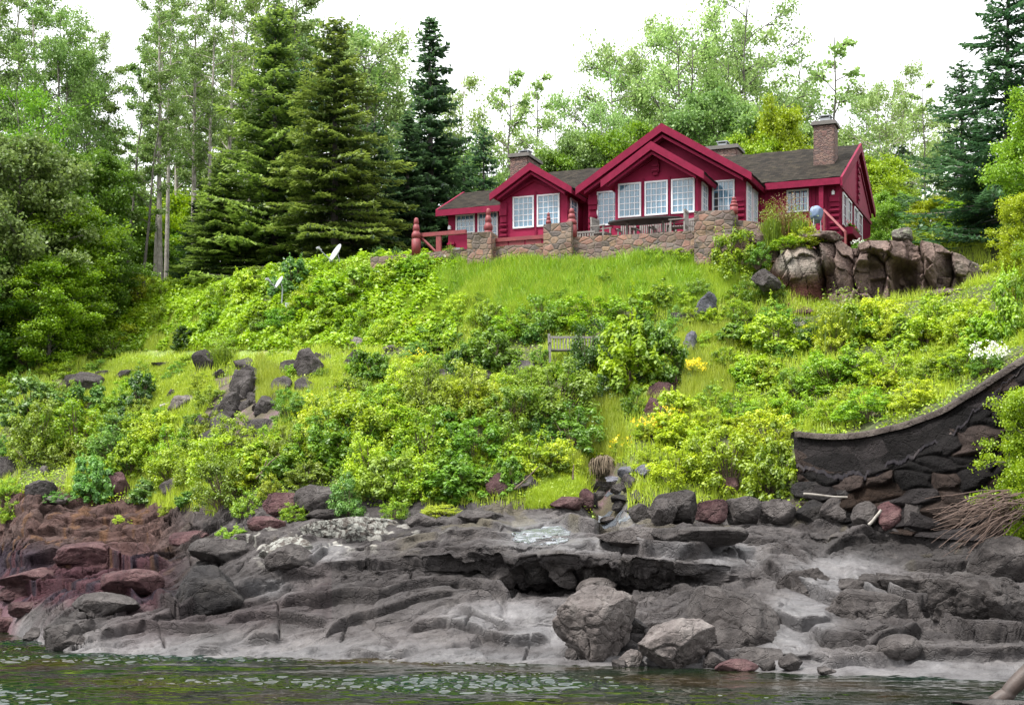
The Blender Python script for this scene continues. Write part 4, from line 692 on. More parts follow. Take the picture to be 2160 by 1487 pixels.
# ---- patio, terrace wall, railings
def frame(name, label, cat, s, t, z, group=None): 
    p = WP(s, t, z); return empty(name, p, label, cat, group, rz=-TH)
b = MB(); hb(b, 2.4, 15.2, -9, 6.3, 11.5, 12.4); hb(b, -.9, 2.4, -9, 1.0, 11.5, 12.38); pt = b.build('patio', M['terrace']); pt.location = (X0, D0, ZF); pt.rotation_euler = (0, 0, -TH); tag(pt, kind='structure')
tw = empty('terrace_wall', (X0, D0, ZF), 'low wall of tan and reddish fieldstone holding up the terrace before the house', 'stone wall', rz=-TH)
def wall_piece(name, s0, s1, t0, t1, z0, zl, zr, m='terrace'):
    """zl / zr: top height at the left (s1) and right (s0) end"""
    nu = max(3, int((s1-s0)/.12)); nv = 10; b = MB(); V = []; Q = []
    r = random.Random(int(s0*100))
    b.hexa([L(s1, t1, z0), L(s0, t1, z0), L(s0, t0, z0), L(s1, t0, z0)], [L(s1, t1, zl), L(s0, t1, zr), L(s0, t0, zr), L(s1, t0, zl)])
    o = b.build(name, M[m], tw); bm = bmesh.new(); bm.from_mesh(o.data); bmesh.ops.subdivide_edges(bm, edges=bm.edges[:], cuts=6, use_grid_fill=True)
    for v in bm.verts:
        c = v.co; k = vn(np.array([c.x*2.3]), np.array([c.z*3.1+c.y]), s=3)[0]*.05; v.co.y -= k; v.co.z += vn(np.array([c.x*1.9]), np.array([c.y*1.0]), s=4)[0]*.03*(c.z > zl-ZF-.1)
    bm.to_mesh(o.data); bm.free(); return o
T = 6.35
wall_piece('stone_course', S(990, T), 14.3, 6.0, T, 11.4, 12.36, 12.42)
wall_piece('pier', S(1036, 6.6), S(986, 6.6), 6.0, 6.6, 11.4, Zp(986, 492, 6.6), Zp(1036, 489, 6.6))
wall_piece('stone_course', S(1146, T), S(1036, T), 6.0, T, 11.4, 12.42, 12.44)
wall_piece('pier', S(1205, 6.6), S(1146, 6.6), 6.0, 6.6, 11.4, Zp(1146, 474, 6.6), Zp(1205, 466, 6.6))
wall_piece('stone_course', S(1466, T), S(1205, T), 5.9, T, 11.3, Zp(1208, 499, T), Zp(1466, 487, T))
wall_piece('pier', S(1545, 6.7), S(1464, 6.7), 5.9, 6.7, 11.3, Zp(1464, 446, 6.7), Zp(1545, 443, 6.7))
wall_piece('stone_course', S(1640, T), S(1545, T), 5.9, T, 11.3, 12.75, 12.5)
wall_piece('coping', S(1464, T)+.02, S(1205, T)-.02, 5.85, T+.06, Zp(1300, 497, T)-.02, Zp(1208, 496, T), Zp(1466, 484, T), 'darkcap') if 0 else None
dr = empty('deck_railing', (X0, D0, ZF), 'weathered red railing with carved totem-like posts along the left of the terrace', 'railing', rz=-TH)
tt = 6.1
for (x, y1, y0, r) in ((878, 460, 538, .16), (1030, 440, 524, .15), (1157, 449, 492, .09), (1206, 440, 502, .17), (1548, 416, 452, .13)):
    s = S(x, tt+.2); z0, z1 = Zp(x, y0, tt+.2), Zp(x, y1, tt+.2); carved_post(s, tt+.2, z0, z1, r, dr)
b = MB(); sa, sb = S(985, tt), S(884, tt); hb(b, sa, sb, tt, tt+.12, Zp(930, 498, tt), Zp(930, 490, tt)); b.build('rail', M['oldred'], dr)
b = MB(); hb(b, S(1150, tt), S(1040, tt), tt, tt+.12, Zp(1090, 509, tt), Zp(1090, 501, tt)); b.build('rail', M['oldred'], dr)
b = MB(); hb(b, S(932, tt), S(922, tt), tt, tt+.1, 12.4, Zp(930, 497, tt)); b.build('baluster', M['oldred'], dr)
b = MB(); p0, p1 = L(S(888, tt), tt+.05, Zp(888, 500, tt)), L(S(920, tt), tt+.05, 12.45); b.tube([p0, p1], .05, 5); b.build('brace', M['oldred'], dr)
b = MB()
for k in range(3): hb(b, S(1144, tt)+.02+.6*k, S(1144, tt)+.57+.6*k, tt+.03, tt+.07, 12.42, 12.44+.3)
b.build('skirt_board', M['oldred'], dr)
# stair handrail at the right wing
b = MB(); b.tube([L(.35, 1.2, 13.9), L(-.55, 2.2, 12.9)], .05, 5); b.tube([L(.35, 1.2, 12.4), L(.35, 1.2, 13.95)], .05, 5); b.tube([L(-.55, 2.2, 12.2), L(-.55, 2.2, 12.95)], .05, 5)
o = b.build('stair_handrail', M['oldred']); o.location = (X0, D0, ZF); o.rotation_euler = (0, 0, -TH); tag(o, 'sloping red handrail at the right-hand corner of the house', 'handrail')
# ---- terrace furniture
def table():
    t = 5.3; s = (S(1440, t)+S(1283, t))/2; e = frame('patio_table', 'long dark oval table on the terrace under the bay windows', 'table', s, t, 12.4); a = (S(1283, t)-S(1440, t))/2
    b = MB(); n = 28; V = [(a*math.cos(2*math.pi*k/n), .55*math.sin(2*math.pi*k/n)) for k in range(n)]; b.prism([(x, y, .71) for x, y in V], 0, (0, 0, .05)); b.build('tabletop', M['darkwood'], e)
    for x in (-.62, .62): 
        b = MB(); b.tube([(x, 0, 0), (x, 0, .71)], .045, 6); b.box(x-.05, x+.05, -.35, .35, 0, .05); b.build('leg', M['grey'], e)
table()
def chair(s, t, rz, label, group='wooden chairs on the terrace'):
    e = frame('patio_chair', label, 'chair', s, t, 12.4, group); e.rotation_euler = (0, 0, -TH+rz); 
    if chair.src is None:
        for x in (-.24, .24):
            for y, h in ((-.22, .62), (.24, .95)):
                b = MB(); b.box(x-.025, x+.025, y-.025, y+.025, 0, h); b.build('leg', M['grey'], e)
        b = MB()
        for k in range(6): b.box(-.24, .24, -.24+.08*k, -.18+.08*k, .40, .43)
        b.box(-.25, .25, -.27, -.24, .36, .43); b.build('seat', M['grey'], e); b = MB()
        for k in range(6): b.box(-.2+.075*k, -.155+.075*k, .24, .265, .46, .9)
        b.box(-.26, .26, .23, .28, .88, .96); b.box(-.24, .24, .235, .27, .44, .48); b.build('backrest', M['grey'], e)
        for x in (-.26, .26): b = MB(); b.box(x-.035, x+.035, -.28, .26, .62, .65); b.build('armrest', M['grey'], e)
        chair.src = e
    else:
        for c in chair.src.children: d = c.copy(); C.objects.link(d); d.parent = e
chair.src = None
for x, t, rz, l in ((1268, 5.3, math.radians(78), 'wooden armchair at the left end of the oval table, its back to the left'), (1322, 4.55, math.radians(2), 'wooden armchair tucked under the left part of the oval table'), (1360, 4.5, math.radians(-4), 'wooden armchair tucked under the middle of the oval table'), (1396, 4.55, math.radians(5), 'wooden armchair tucked under the right part of the oval table'), (1432, 5.4, math.radians(-88), 'wooden armchair at the right end of the oval table, its tall back to the right'), (1446, 4.3, math.radians(-30), 'wooden armchair partly behind the tall-backed one at the right end')):
    chair(S(x, t), t, rz, l)
e = frame('garden_lounger', 'low slatted wooden lounger left of the terrace table', 'lounger', S(1236, 5.4), 5.4, 12.4)
b = MB()
for k in range(9): b.box(-.4+.09*k, -.35+.09*k, -.3, -.26, .12, .42)
b.box(-.42, .42, -.31, -.25, .40, .46); b.box(-.42, .42, -.31, -.25, .1, .15); b.build('backrest', M['grey'], e)
b = MB(); b.box(-.42, .42, -.25, .5, .14, .19); b.build('seat', M['grey'], e)
for x in (-.4, .4): b = MB(); b.box(x-.03, x+.03, .4, .46, 0, .5); b.build('leg', M['grey'], e)
e = frame('covered_grill', 'round grill under a pale blue cover beside the right porch post', 'grill', S(1722, 2.2), 2.2, 12.55)
V, Fc = rockmesh(9, (.44, .42, .40), 4, cuts=7, lim=(.6, .9), rough=.16); V[:, 2] = np.where(V[:, 2] < 0, V[:, 2]*2.2, V[:, 2])+1.12; mesh('cover', V, Fc, M['cloth'], e, True)
for k in range(3): b = MB(); a = k*2.1; b.tube([(.2*math.cos(a), .2*math.sin(a), -.2), (.12*math.cos(a), .12*math.sin(a), 1.1)], .02, 5); b.build('leg', M['metal'], e)
e = frame('planter', 'small planter with pale flowers at the foot of the left wing', 'planter', S(968, 2.0), 2.0, 12.4)
b = MB(); b.tube([(0, 0, 0), (0, 0, .6), (0, 0, .95)], [.12, .16, .2], 10); b.build('pot', M['metal'], e)
# ================================================================== dishes, bench, roots, driftwood
def dish(px, py, w, h, poley, label, yaw):
    g0 = ground(px, poley); D = g0[1]-.2; s = F/D; c = P(px, py, D); e = empty('satellite_dish', tuple(P(px+3, poley+14, D)), label, 'satellite dish', 'satellite dishes'); off = np.array(e.location)
    r = h/2/s; n = 24; a = np.array([math.sin(yaw), -math.cos(yaw), .55]); a /= np.linalg.norm(a); u = np.cross(a, [0, 0, 1]); u /= np.linalg.norm(u); v = np.cross(u, a)
    V = []; Q = []
    for back in (0, 1):
        for k in range(6):
            rr = r*k/5
            for i in range(n): t = 2*math.pi*i/n; V.append(c-off+u*rr*math.cos(t)*.92+v*rr*math.sin(t)+a*(.22*r*(k/5)**2-.025*back))
    for back in (0, 1):
        for k in range(5):
            for i in range(n): q = (back*6*n+k*n+i, back*6*n+k*n+(i+1) % n, back*6*n+(k+1)*n+(i+1) % n, back*6*n+(k+1)*n+i); Q.append(q[::-1] if back else q)
    for i in range(n): Q.append((5*n+i, 5*n+(i+1) % n, 11*n+(i+1) % n, 11*n+i))
    mesh('reflector', V, Q, M['dish'], e, True)
    foc = c-off+a*r*1.9-v*r*.55; b = MB(); b.tube([c-off-v*r*.9, foc], .022, 5); b.build('feed_arm', M['metal'], e)
    b = MB(); b.tube([foc-u*.08-a*.02, foc+u*.08-a*.02], .05, 8); b.tube([foc, foc-a*.16], .035, 8); b.build('receiver', M['dish'], e)
    b = MB(); b.tube([c-off-a*.05, c-off-a*.12+np.array([0, 0, -.15]), np.array([0, 0, 0])], .028, 6); b.build('mast', M['metal'], e); return e
dish(710, 536, 22, 44, 572, 'pale satellite dish on a mast at the crest of the slope before the spruces', math.radians(-62))
d = dish(590, 597, 18, 30, 655, 'smaller satellite dish on a bent mast lower down the slope', math.radians(-62))
b = MB(); b.box(-.09, .09, -.06, .06, -.15, .15); o = b.build('junction_box', M['dish']); o.location = tuple(P(607, 648, d.location.y-.35)); tag(o, 'small pale utility box at the foot of the lower satellite dish', 'utility box')
def bench():
    g = ground(1212, 766); D = g[1]; s = F/D; W = 112/s; e = empty('garden_bench', tuple(P(1215, 768, D)), 'weathered grey slatted bench half hidden by shrubs on the slope', 'bench', rz=math.radians(2)); z0 = 0
    b = MB(); n = 17
    for k in range(n): x = -W/2+.06+(W-.12)*k/(n-1); b.box(x-.018, x+.018, .2, .225, .44, .80)
    b.box(-W/2, W/2, .19, .24, .79, .86); b.box(-W/2, W/2, .19, .24, .40, .45); b.build('backrest', M['grey'], e)
    b = MB()
    for k in range(5): b.box(-W/2, W/2, -.3+k*.1, -.22+k*.1, .38, .41)
    b.build('seat', M['grey'], e)
    for x in (-W/2, W/2):
        b = MB(); b.box(x-.03, x+.03, -.32, -.26, 0, .60); b.build('leg', M['grey'], e); b = MB(); b.box(x-.035, x+.035, .19, .25, 0, .93); b.build('leg', M['grey'], e)
        b = MB(); b.box(x-.04, x+.04, -.36, .22, .60, .635); b.build('armrest', M['grey'], e)
bench()
def roots():
    r = random.Random(4); b = MB()
    for k in range(110):
        t = r.random(); x0, y0 = 2185-r.uniform(0, 70), 1035+r.uniform(0, 50); ang = r.uniform(.05, 1.); ln = r.uniform(70, 190)
        x1 = x0-ln*math.cos(ang); y1 = y0+ln*math.sin(ang)*.75; D0_ = 32.6+r.uniform(-.5, .6); D1 = D0_-r.uniform(.3, 1.1); pts = []
        p, q = P(x0, y0, D0_), P(x1, min(y1, 1185), D1); m = (p+q)/2+np.array([r.uniform(-.1, .1), r.uniform(-.3, .1), r.uniform(-.05, .3)])
        for i in range(7): u = i/6; pts.append(p*(1-u)**2+2*m*u*(1-u)+q*u*u+np.array([r.gauss(0, .02), 0, r.gauss(0, .02)]))
        rr = r.uniform(.006, .018); b.tube(pts, np.linspace(rr, rr*.35, 7), 4, False)
    o = b.build('root_tangle', M['roots']); tag(o, 'tangle of bare brown roots and stems spilling down the rocks at right', 'roots', kind=None)
roots()
def log(p, D, r0, r1, label, m='drift', bend=.0, name='driftwood', cat='driftwood'):
    b = MB(); n = len(p); pts = [P(x, y, D+.0*i) for i, (x, y) in enumerate(p)]; pts = np.array(pts); k = np.linspace(0, 1, 24)
    q = np.stack([np.interp(k, np.linspace(0, 1, n), pts[:, i]) for i in range(3)], 1); q[:, 0] += .4*r1*np.sin(k*9); q[:, 2] += .4*r1*np.sin(k*7+1)
    b.tube(q, np.linspace(r0, r1, 24)*(1+.06*np.sin(k*11)), 10); tag(b.build(name, M[m], None, True), label, cat, 'driftwood pieces')
log([(2095,1490),(2125,1462),(2152,1432),(2190,1392)], 22.3, .11, .12, 'broken dark brown log leaning into the bottom right corner', 'log')
for (x, y, pts, l) in ((0, 0, [(338,858),(362,850),(388,852),(402,860)], 'bleached bent branch lying on the pale rock'), (0, 0, [(240,850),(256,842),(272,838)], 'short bleached log left of the bent branch')):
    D = ground(pts[0][0], pts[0][1])[1]-.35; log(pts, D, .06, .035, l)
log([(1695,1042),(1760,1047),(1840,1050)], 36.7, .03, .02, 'thin bleached pole wedged along the foot of the retaining wall')
log([(1832,1108),(1846,1092),(1858,1076)], 35.0, .035, .03, 'short white stick poking out between the boulders')
for pts, l in (([(540,1010),(570,975),(590,958)], 'dead grey branch sticking out of the shrubs'), ([(548,1012),(558,985),(562,970)], 'short dead twig beside the grey branch'), ([(1085,1032),(1110,1010),(1135,985)], 'bare stick leaning across the bank left of the stream'), ([(1208,1012),(1209,995),(1210,980)], 'thin upright stump left of the dead grass clump')):
    g = ground(*pts[0]); log(pts, g[1]-.9, .025, .012, l, 'twig', name='branch', cat='branch')
# ================================================================== FOLIAGE
rng = np.random.RandomState(12)
def leafquads(Cn, Nrm, Ln, Wd, r=rng, droop=None):
    """Cn centres, Nrm leaf normals; a rhombus for each leaf"""
    n = len(Cn); A = r.normal(size=(n, 3)) if droop is None else droop+.35*r.normal(size=(n, 3)); Nn = Nrm/(np.linalg.norm(Nrm, axis=1, keepdims=True)+1e-9)
    A -= Nn*(A*Nn).sum(1, keepdims=True); A /= np.linalg.norm(A, axis=1, keepdims=True)+1e-9; B = np.cross(Nn, A)
    Ln = np.broadcast_to(Ln, (n,))[:, None]; Wd = np.broadcast_to(Wd, (n,))[:, None]
    V = np.stack([Cn-A*Ln/2, Cn+B*Wd/2-A*Ln*.08, Cn+A*Ln/2, Cn-B*Wd/2-A*Ln*.08], 1).reshape(-1, 3)
    return V, np.arange(4*n).reshape(-1, 4)
def build_shrub(seed, kind='round'):
    """unit shrub: about 1 m wide and 1 m tall, foot at the origin. returns V, Q, material index, var"""
    r = np.random.RandomState(seed); V = []; Q = []; MI = []; VA = []; nv = 0
    def put(v, q, mi, va):
        nonlocal nv; V.append(v); Q.append(q+nv); MI.append(np.full(len(q), mi)); VA.append(va); nv += len(v)
    if kind == 'broom':
        n = 1100; th = r.uniform(0, 6.28, n); lean = abs(r.normal(0, .32, n)); h = r.uniform(.4, 1.05, n); x0 = r.normal(0, .09, (n, 2))
        tip = np.stack([x0[:, 0]+np.cos(th)*np.sin(lean)*h, x0[:, 1]+np.sin(th)*np.sin(lean)*h, h*np.cos(lean*.8)], 1); ft = np.stack([x0[:, 0], x0[:, 1], 0*h-.05], 1)
        a = np.stack([-np.sin(th), np.cos(th), 0*th], 1)*.008; md = ft*.45+tip*.55+np.array([0, 0, .05]); v = np.stack([ft-a, ft+a, md+a, md-a, tip], 1).reshape(-1, 3); i = np.arange(n)*5
        put(v, np.concatenate([np.stack([i, i+1, i+2, i+3], 1), np.stack([i+3, i+2, i+4, i+4], 1)])[:n], 0, np.repeat(r.uniform(0, 1, n), 5))
        k = r.randint(0, n, 1600); f = r.uniform(.45, 1, 1600)[:, None]; c = ft[k]*(1-f)+tip[k]*f+r.normal(0, .012, (1600, 3)); v, q = leafquads(c, r.normal(size=(1600, 3)), .05, .018, r); put(v, q, 0, np.repeat(r.uniform(.2, 1, 1600), 4))
        return np.concatenate(V), np.concatenate(Q), np.concatenate(MI), np.concatenate(VA)
    nb = 52; lobes = []
    for k in range(nb):                                         # stems from the foot to clusters over a lumpy dome
        th = r.uniform(0, 6.28); ph = math.acos(r.uniform(-.05, 1)); R = r.uniform(.34, .5)*(1 if r.rand() < .8 else .75)
        p = np.array([math.cos(th)*math.sin(ph)*R, math.sin(th)*math.sin(ph)*R, .12+math.cos(ph)*R*1.75*(r.uniform(.8, 1.05))]); lobes.append(p)
        pts = [np.array([p[0]*.08, p[1]*.08, -.06]), np.array([p[0]*.45, p[1]*.45, p[2]*.5]), p]; v, q = tube(pts, [.012, .008, .003], 3); put(v, q, 1, np.zeros(len(v)))
    for k in range(nb, nb+30): th = r.uniform(0, 6.28); R = r.uniform(.1, .46); lobes.append(np.array([math.cos(th)*R, math.sin(th)*R, r.uniform(.03, .55)*(1.1-R)]))
    for k, p in enumerate(lobes):
        n = r.randint(60, 100); o = r.normal(0, 1, (n, 3)); o /= np.linalg.norm(o, axis=1, keepdims=True); rad = r.uniform(.065, .125); o[:, 2] *= .75
        c = p+o*rad*r.uniform(.45, 1.05, (n, 1)); nn = o+np.array([0, 0, .9])+r.normal(0, .35, (n, 3)); sp = .031 if kind != 'big' else .048
        L_ = r.uniform(.8, 1.3, n)*sp; v, q = leafquads(c, nn, L_*1.25, L_*.8, r); put(v, q, 0, np.repeat(np.clip(r.uniform(0, 1)*.55+r.uniform(0, .45, n)+.15*(o[:, 2]), 0, 1), 4))
        # a few reaching shoots
        if k < nb and r.rand() < .45:
            m = 14; d = p/np.linalg.norm(p); d = d+np.array([0, 0, .8]); d /= np.linalg.norm(d); f = np.linspace(.03, .17, m)[:, None]; c = p+d*f+r.normal(0, .012, (m, 3)); v, q = leafquads(c, r.normal(size=(m, 3))+[0, 0, .6], sp, sp*.6, r); put(v, q, 0, np.repeat(r.uniform(.5, 1, m), 4))
    return np.concatenate(V), np.concatenate(Q), np.concatenate(MI), np.concatenate(VA)
def shrubdata(nm, seed, kind):
    V, Q, MI, VA = build_shrub(seed, kind); o = mesh(nm, V, Q, [M['leaf_bright green'], M['twig']], None, False, MI, {'var': VA}); d = o.data; bpy.data.objects.remove(o); return d
SH = {'round': [shrubdata('shrub', 100+k, 'round') for k in range(6)], 'big': [shrubdata('shrub', 200+k, 'big') for k in range(3)], 'broom': [shrubdata('broom', 300+k, 'broom') for k in range(2)]}
SHC = {}
for k in SH:                                                    # one recoloured copy of each mesh per colour, shared by its shrubs
    for c in ('yellow-green', 'bright green', 'mid-green', 'dark green', 'olive', 'blue-green', 'brown', 'lime', 'darkwood_leaf'):
        lst = []
        for d in SH[k]: e = d.copy(); e.materials[0] = M['leaf_'+c]; lst.append(e)
        SHC[k, c] = lst
PLACED = []
def shrub(px, py, w, h, c='bright green', kind='round', label=None, sub=False, D=None, name='shrub', cat='shrub', group='shrubs on the slope', dd=0):
    g = ground(px, py) if D is None else P(px, py, D)
    if g is None: return
    s = F/g[1]; sx, sz = w/s, h/s; o = bpy.data.objects.new(name, random.choice(SHC[kind, c])); link(o)
    o.location = (g[0], g[1]+sx*.25+dd, g[2]-.04); o.rotation_euler = (random.uniform(-.08, .08), random.uniform(-.08, .08), random.uniform(0, 6.28)); o.scale = (sx*1.0, sx*random.uniform(.85, 1.1), sz*1.12)
    szw = 'small' if w < 50 else 'low' if h < .55*w else 'tall' if h > 1.05*w else 'big' if w > 130 else 'round'
    nm = {'darkwood_leaf': 'dark green', 'lime': 'lime-green'}.get(c, c)
    tag(o, label or where(f"{szw} {nm} {'wispy shrub' if kind == 'broom' else 'leafy shrub' if kind == 'big' else 'shrub'}", px, py-h/2), cat, group); PLACED.append((px, py-h/2, w, h)); return o
random.seed(8)
Y, G, MG, DG, O, BG, BR, LI = 'yellow-green', 'bright green', 'mid-green', 'dark green', 'olive', 'blue-green', 'brown', 'lime'
# the shrubs one can pick out in the photograph: foot x, y, width, height, colour
HB = [(1330,838,190,165,G,'big'),(1250,800,120,100,DG,'round'),(1395,820,110,120,MG,'big'),(1290,760,110,80,G,'round'),(1270,860,90,70,DG,'round'),(1555,596,130,128,G,'round'),(1520,560,90,70,Y,'round'),(1590,640,90,70,MG,'round'),
 (1440,560,90,44,G,'round'),(1380,556,60,30,G,'round'),(1250,700,150,90,G,'round'),(1150,715,130,90,MG,'round'),(1330,690,130,80,G,'round'),(1080,715,90,60,G,'round'),(1020,700,90,56,G,'round'),(1400,650,90,60,MG,'round'),(1475,640,70,60,MG,'round'),
 (1540,1048,180,140,Y,'round'),(1430,1035,130,90,Y,'round'),(1630,1060,120,130,G,'big'),(1620,970,130,100,Y,'round'),(1370,1000,70,60,Y,'round'),(1480,975,90,60,Y,'round'),(1680,900,110,70,G,'round'),(1560,905,110,60,G,'round'),(1600,820,130,70,G,'big'),(1640,760,130,100,G,'big'),(1560,740,90,60,MG,'big'),
 (1780,745,160,110,O,'broom'),(1700,745,100,60,DG,'round'),(1860,720,140,90,Y,'round'),(1960,740,150,110,G,'round'),(2060,720,130,90,Y,'round'),(1760,706,120,50,Y,'round'),(1870,708,110,50,Y,'round'),(1990,700,120,60,Y,'round'),(2050,680,80,60,O,'broom'),
 (1760,830,150,90,G,'round'),(1880,810,130,80,Y,'round'),(1990,800,120,70,G,'round'),(1840,890,150,70,G,'round'),(1760,900,100,60,G,'round'),(1940,860,110,60,Y,'round'),(2040,800,100,60,MG,'round'),(2140,720,90,130,G,'big'),
 (1180,905,170,130,O,'round'),(1090,930,150,120,MG,'round'),(990,900,150,110,O,'round'),(900,900,130,110,O,'round'),(1210,960,150,100,MG,'round'),(1110,1010,150,90,G,'round'),(1000,1000,160,110,MG,'round'),(890,1000,150,110,G,'round'),(780,960,170,120,Y,'round'),(690,960,150,120,Y,'round'),(640,990,110,80,G,'round'),(760,1030,120,70,MG,'round'),(850,1060,100,70,G,'round'),(960,1066,140,90,MG,'big'),(1050,1040,80,60,MG,'round'),(1140,940,80,60,DG,'round'),(1180,1010,90,80,Y,'round'),
 (930,1088,84,30,LI,'round'),(830,1098,70,50,G,'round'),(735,1096,90,100,BG,'round'),(620,1100,70,44,G,'round'),(568,1055,60,60,Y,'round'),(486,1150,66,44,G,'round'),(470,1080,130,130,O,'round'),(440,1020,130,100,Y,'round'),(545,1000,90,80,O,'round'),(520,1095,70,70,G,'round'),(350,1085,40,24,LI,'round'),(248,1102,26,20,LI,'round'),(276,1104,22,16,LI,'round'),(12,1060,60,60,G,'round'),
 (190,1062,90,90,BG,'big'),(310,1060,90,46,BG,'big'),(400,1066,60,36,BG,'big'),(110,1062,60,30,BG,'round'),(20,1100,60,40,G,'round'),(250,1000,160,90,BG,'round'),(360,1000,120,90,G,'round'),(150,960,170,110,G,'round'),(60,980,130,110,O,'round'),(60,900,130,90,BG,'big'),(160,900,130,80,BG,'big'),(290,880,90,80,DG,'big'),(120,850,60,36,DG,'big'),(330,950,130,80,Y,'round'),(410,925,80,60,MG,'round'),(250,930,110,60,BG,'round'),(10,860,80,60,G,'round'),
 (225,760,120,60,MG,'round'),(60,790,130,70,MG,'round'),(20,750,90,60,DG,'round'),(150,800,60,44,G,'round'),(260,830,60,40,G,'round'),(465,780,90,60,O,'broom'),(490,745,60,40,G,'round'),(395,735,70,50,DG,'big'),(300,835,70,50,G,'round'),(440,860,80,50,O,'round'),(580,760,50,30,G,'round'),
 (612,625,90,80,BG,'big'),(600,700,110,60,MG,'round'),(560,690,90,60,G,'big'),(700,700,110,70,G,'big'),(760,690,110,60,G,'big'),(640,735,80,50,G,'round'),(830,600,90,60,G,'big'),(750,640,130,80,G,'big'),(690,650,120,60,G,'big'),(880,595,100,50,G,'big'),(800,560,50,40,DG,'broom'),(835,570,40,50,DG,'round'),(900,560,60,34,G,'round'),(955,560,56,46,MG,'round'),
 (960,800,50,70,DG,'big'),(880,760,70,40,BG,'round'),(820,720,90,50,G,'round'),(900,720,80,40,BG,'round'),(940,660,60,26,G,'round'),(985,640,50,24,BG,'round'),(750,790,70,40,G,'round'),(700,900,100,70,G,'round'),(800,870,110,60,G,'round'),(640,880,70,60,BG,'round'),(1010,830,60,60,Y,'round'),(1060,840,80,60,Y,'round'),(1120,830,90,60,O,'round'),
 (745,640,36,50,BR,'broom'),(1165,800,70,44,G,'round'),(1255,795,70,46,Y,'round'),(1225,806,60,38,G,'round'),(1460,690,60,50,G,'round'),(1500,740,60,44,G,'round'),(1720,900,60,44,G,'round'),(1830,500,50,24,MG,'round')]
for x, y, w_, h_, c, k in HB: shrub(x, y, w_*1.06, h_*(1.22 if w_ > 80 and 700 < y < 1070 else 1.05), c, k)
shrub(1655, 512, 110, 100, BR, 'broom', D=51.2); shrub(1690, 505, 90, 70, O, 'broom', D=50.9); shrub(1635, 512, 80, 84, O, 'broom', D=51.); shrub(1665, 520, 70, 30, G, 'round', D=50.4)
for q_ in ((1700,525,90,60,'yellow-green','round'),(1600,560,60,60,'mid-green','round')): shrub(*q_, D=50.6)
for q_ in ((2230,760,120,90,'bright green','round'),(2330,700,130,100,'mid-green','round'),(2300,800,110,80,'yellow-green','round'),(2420,720,130,100,'bright green','round'),(2250,690,110,80,'mid-green','big'),(1560,690,90,70,'bright green','round'),(1640,690,90,60,'mid-green','round'),(1500,690,70,50,'bright green','big'),(1420,720,70,60,'mid-green','round'),(1590,740,80,60,'yellow-green','round'),(1530,790,80,70,'bright green','round'),(1420,770,60,60,'bright green','round'),(1500,860,70,60,'mid-green','round'),(1410,880,70,60,'bright green','round'),(1450,940,90,60,'yellow-green','round'),(1340,880,70,60,'mid-green','round'),(1380,930,60,50,'yellow-green','round'),(1630,640,80,60,'mid-green','round'),(1560,640,70,50,'bright green','round'),(1450,650,60,44,'bright green','round'),
 (200,790,60,34,'mid-green','round'),(300,800,60,40,'bright green','round'),(370,800,70,44,'mid-green','round'),(420,830,60,44,'yellow-green','round'),(250,870,60,44,'bright green','round'),(340,900,70,50,'mid-green','round'),(180,870,60,40,'yellow-green','round'),(110,800,70,44,'bright green','round'),(620,800,60,40,'bright green','round'),(680,800,50,30,'mid-green','round'),(720,840,70,46,'yellow-green','round'),(800,820,70,46,'bright green','round'),(870,840,80,50,'mid-green','round'),(940,790,60,40,'yellow-green','round'),(400,770,60,30,'bright green','round'),(600,860,60,50,'mid-green','round'),(660,890,70,50,'yellow-green','round'),(780,770,50,24,'yellow-green','round'),
 (1010,556,60,22,'bright green','round'),(1090,552,50,18,'mid-green','round'),(1170,550,60,24,'bright green','round'),(1240,548,54,22,'yellow-green','round'),(1310,545,60,24,'bright green','round'),(1380,545,60,30,'mid-green','round'),(1450,545,60,34,'bright green','round'),(1140,775,60,50,'mid-green','round'),(1190,800,70,34,'bright green','round'),(1262,790,60,66,'bright green','round'),(1268,990,84,40,'yellow-green','round'),(1020,640,60,30,'mid-green','round'),(1100,620,50,24,'bright green','round'),(1180,640,60,34,'mid-green','round'),(1280,600,70,34,'mid-green','round'),(1350,620,60,30,'bright green','round'),(1230,570,50,20,'bright green','round'),(1140,580,40,18,'yellow-green','round'),(1470,600,60,34,'bright green','round'),(1340,570,60,26,'bright green','round'),(960,600,50,20,'bright green','round'),(400,960,80,60,'mid-green','round'),(570,935,70,50,'bright green','round')): shrub(*q_)
# white-flowered bush and the big shrubs spilling in at the right edge
def flowers(px, py, w, h, label, petal, n, D=None, leaf='bright green', size=.05, kind='round'):
    g = ground(px, py) if D is None else P(px, py, D); s = F/g[1]; sx, sz = w/s, h/s; e = empty('flowering_plant', (g[0], g[1]+sx*.1, g[2]-.04), label, 'flowers', 'flowering plants'); 
    o = bpy.data.objects.new('foliage', SHC[kind, leaf][0]); link(o, e); o.scale = (sx, sx, sz*.9)
    r = np.random.RandomState(int(px)); th = r.uniform(0, 6.28, n); R = np.sqrt(r.uniform(0, 1, n))*.5; c = np.stack([np.cos(th)*R*sx, np.sin(th)*R*sx, sz*(1.0-.9*R**2+r.uniform(-.35, .1, n))], 1); cc = np.repeat(c, 5, 0)+r.normal(0, size*.5, (n*5, 3))
    v, q = leafquads(cc, r.normal(size=(n*5, 3))+[0, -.7, .5], size, size*.7, r); mesh('petals', v, q, M[petal], e, False, None, {'var': np.repeat(r.uniform(0, 1, n*5), 4)})['kind'] = 'stuff'
flowers(1468, 800, 52, 44, 'clump of bright yellow flowers in the tall grass', 'petal', 60, size=.05, leaf='yellow-green')
flowers(1366, 925, 70, 50, 'loose yellow wildflowers above the dead grass clump', 'petal', 36, size=.05); flowers(1418, 905, 60, 50, 'yellow wildflowers right of the loose ones', 'petal', 30, size=.05, leaf='yellow-green')
